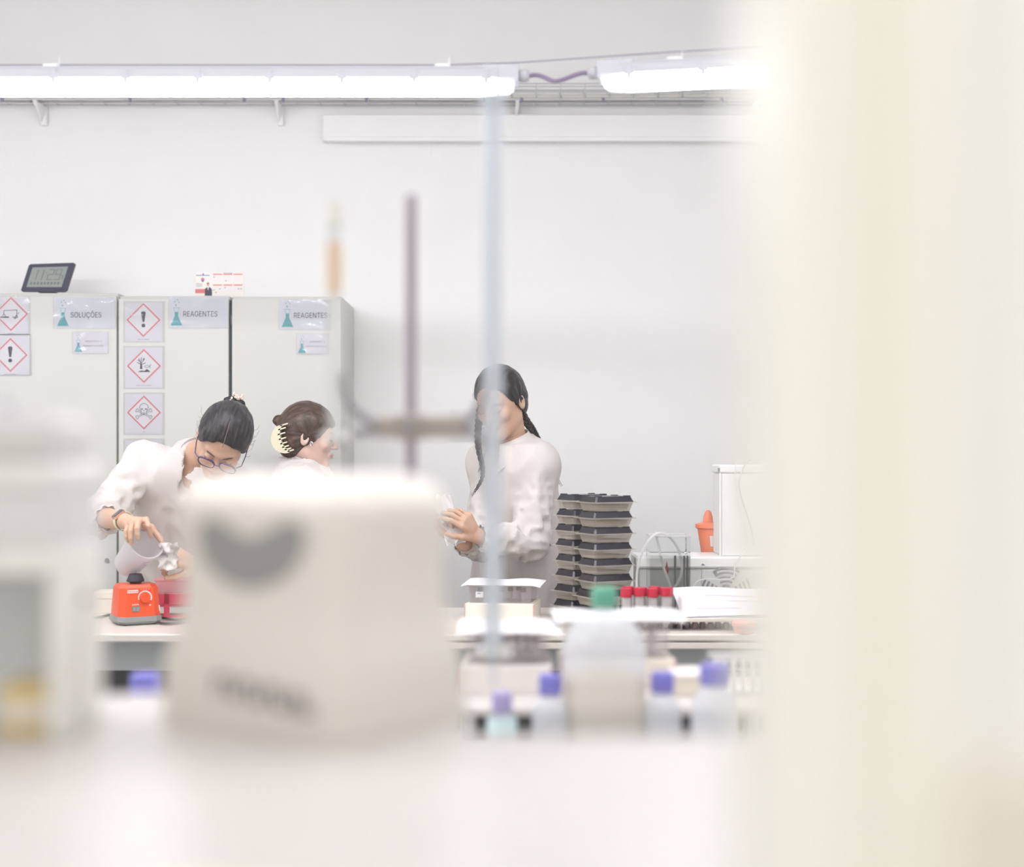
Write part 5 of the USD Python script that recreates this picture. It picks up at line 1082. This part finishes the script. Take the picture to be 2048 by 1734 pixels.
# watch
fa = J1['wR'] - J1['eR']; fa /= np.linalg.norm(fa); wc = J1['wR'] - fa * .012; b1 = np.cross(fa, [0, -1, .2]); b1 /= np.linalg.norm(b1); b2 = np.cross(fa, b1)
an = np.linspace(0, 2 * PI, 41); t1_band = sheet(lambda u, v: wc + fa * ((v - .5) * .020)[..., None] + .0305 * (np.cos(u * 2 * PI)[..., None] * b1 + np.sin(u * 2 * PI)[..., None] * b2), 41, 4, .0026)
bd = t1.add('watch_band', t1_band, 'band', True, label='cream watch band')
dn = np.array([-.30, -.62, .72]); dn -= fa * (dn @ fa); dn /= np.linalg.norm(dn); tn = np.cross(fa, dn); cc = wc + dn * .0290
def wbox(hx, hy, z0, z1, b=.003): return hull([cc + fa * sx * (hx - (b if q else 0)) + tn * sy * (hy - (0 if q else b)) + dn * z for sx in (-1, 1) for sy in (-1, 1) for z in (z0, z1) for q in (0, 1)])
t1.add('watch_case', wbox(.017, .020, -.004, .0045), 'rosegold', 20, parent=bd); t1.add('watch_screen', wbox(.015, .018, .0045, .0062), 'watchface', 20, parent=bd)
# white cloth held in the other hand
ccl = at(338, 1112, 4.52)
def cloth(u, v): 
    q = np.stack([u * 3.1, v * 3.3, 0 * u + 2], -1); n = meshkit.noise(q * 1.7, 4) - .5; n2 = meshkit.noise(q * 2.3, 9) - .5
    return ccl + np.stack([(u - .5) * .060 + .02 * n2, -.012 + .055 * n, (v - .5) * .085 + .015 * n], -1)
solo('cleaning_cloth', sheet(cloth, 26, 26, .0012), 'coat', 'crumpled white cloth in the left hand of the bending woman', 'cloth', True)

# the woman in profile with the claw clip
H2 = Head(at(618, 872, 5.260), 96, 7, 0, 1.0)
bun2 = at(556, 841, 5.260)
h2 = hair_cap((-.70, .714), -.026, .013, bun_extra(H2, bun2, (.018, .020, .021), 3), lowside=-.004, seed=5)
J2 = dict(neck=at(604, 928, 5.290), sR=at(598, 972, 5.120), sL=at(606, 968, 5.400), chest=at(600, 1050, 5.290), pelvis=at(622, 1195, 5.310), eR=at(600, 1120, 5.090), wR=at(690, 1165, 5.110), eL=at(610, 1120, 5.430), wL=at(700, 1160, 5.420), front=np.array([1.0, 0, 0]), backR=np.array([0, -1., .2]), backL=np.array([0, 1., .2]))
ch2 = hand_chains(J2['wR'], (1, .05, -.1), (0, -.9, .4), -1, (20, 25, 28, 30), (.3, .9, .4)); ch2b = hand_chains(J2['wL'], (1, -.05, -.1), (0, .9, .4), 1, (20, 25, 28, 30), (.3, .9, .4))
t2, J2, hp2, c2 = person('woman in profile with brown hair held by a cream claw clip', H2, J2, {'R': ch2, 'L': ch2b}, 'skinpale', h2, 'brown_hair', seed=2)
strands = [[at(607, 840, 5.160), at(617, 850, 5.155), at(622, 866, 5.165), at(624, 884, 5.172)], [at(630, 850, 5.160), at(634, 865, 5.165), at(634, 876, 5.175)], [at(600, 850, 5.160), at(613, 866, 5.160), at(620, 880, 5.168)], [at(633, 848, 5.170), at(637, 862, 5.175), at(633, 880, 5.180)]]
mesh_curves('loose_strand', [spline(s, 16) for s in strands], .0008, 'hairdark', t2, hp2)
mesh_curves('fine_strand', [np.array([p0, p0 + [rng.normal(0, .008), 0, .003 + rng.uniform(0, .006)]]) for p0 in [at(590 + 4 * k, 808 + .08 * (k - 5) ** 2, 5.26) for k in range(14)]], .0004, 'hairdark', t2, hp2)
cd = 5.195
outer = np.array([(556, 853), (549, 862), (545, 874), (546, 886), (551, 896), (559, 903), (570, 906), (579, 905)]); inner = np.array([(567, 850), (563, 858), (562, 868), (564, 878), (567, 887), (571, 894), (576, 899), (582, 902)])
co, ci_ = CubicSpline(range(8), outer)(np.linspace(0, 7, 24)), CubicSpline(range(8), inner)(np.linspace(0, 7, 24))
shell = Polygon(np.vstack([co, ci_[::-1]])).buffer(.4); teeth = []
for k in range(8):
    p = CubicSpline(range(8), inner)(.1 + k * .97); q = p + np.array([10.5 - k * .45, -3.2 + k * .15]); teeth.append(LineString([p - [2.5, -.8], q]).buffer(1.35))
clip = t2.add('claw_clip', flat(pxpoly(shell, cd), cd, .030), 'claw', 25, label='cream claw clip')
for tt in teeth: t2.add('claw_tooth', flat(pxpoly(tt, cd), cd - .022, .008), 'claw', 25, parent=clip)
ea = at(622.5, 884, 5.175)
t2.add('earring', tube([ea + .0075 * np.array([math.cos(a) * .55, -.3 * math.cos(a), math.sin(a)]) + [0, 0, -.006] for a in np.linspace(0, 2 * PI, 20)], .0026, 8), 'silver', 60, label='silver hoop earring')

# the standing woman with braids
H3 = Head(at(1000, 803, 5.110), -30, 24, -3, 1.03)
h3 = hair_cap((-.761, .649), -.004, .011, None, part=.0022, lowside=-.012, seed=8)
J3 = dict(neck=at(1022, 892, 5.190), sL=at(1072, 925, 5.130), sR=at(978, 922, 5.320), chest=at(1030, 990, 5.240), pelvis=at(1042, 1160, 5.330), eL=at(1062, 1082, 5.060), wL=at(958, 1074, 4.960), eR=at(968, 1085, 5.180), wR=at(928, 1088, 5.020), front=np.array([-.62, -.78, 0]) , backL=np.array([.3, -.85, .45]), backR=np.array([-.3, -.6, .5]))
dL_ = at(921, 1029, 4.900) - J3['wL']
ch3 = hand_chains(J3['wL'], dL_, (.45, -.80, .40), -1, (26, 30, 34, 38), (.55, .8, .4))
dR_ = at(892, 1066, 4.960) - J3['wR']
ch3b = hand_chains(J3['wR'], dR_, (-.3, -.5, -.8), -1, (24, 26, 28, 30), (.4, .8, .3))
t3, J3, hp3, c3 = person('standing woman with two dark braids wiping her hands', H3, J3, {'L': ch3, 'R': ch3b}, 'skin', h3, 'black_hair', coat_hem=.50, sleeve=(.93, .9), seed=3)
bp = [at(1040, 818, 5.170), at(1046, 832, 5.170), at(1054, 845, 5.190), at(1063, 857, 5.230), at(1072, 872, 5.290), at(1095, 915, 5.360), at(1113, 955, 5.380), at(1124, 972, 5.380)]
t3.add('braid', braid(bp, .0105, .0035, 6), 'hairdark', 60, label='dark braid falling behind the shoulder')
bp2 = [at(962, 815, 5.180), at(957, 850, 5.150), at(958, 900, 5.130), at(966, 945, 5.140), at(962, 962, 5.110), at(953, 978, 5.090), at(944, 992, 5.080)]
t3.add('braid', braid(bp2, .0105, .003, 6), 'hairdark', 60, label='dark braid hanging in front')
mesh_curves('loose_strand', [spline([at(1044, 788, 5.110), at(1052, 798, 5.120), at(1055, 810, 5.130), at(1052, 822, 5.140)], 14), spline([at(950, 782, 5.130), at(946, 790, 5.130), at(951, 800, 5.130)], 10)], .0005, 'hairdark', t3, hp3)
tc_ = at(905, 1040, 4.910)
def tissue(u, v):
    q = np.stack([u * 2.6, v * 3.6, 0 * u + 5], -1); n = meshkit.noise(q * 1.6, 14) - .5; n2 = meshkit.noise(q * 2.1, 19) - .5; dd = np.array([-.30, -.1, .95]); 
    return tc_ + np.stack([(u - .5) * .062 + .045 * n2 - .012, .018 + .05 * n, (v - .5) * .165 + .02 * n], -1) + (v - .5)[..., None] * np.array([-.055, 0, 0])
solo('paper_tissue', sheet(tissue, 26, 36, .0010), 'paperw', 'crumpled white tissue between the hands of the standing woman', 'tissue', True)
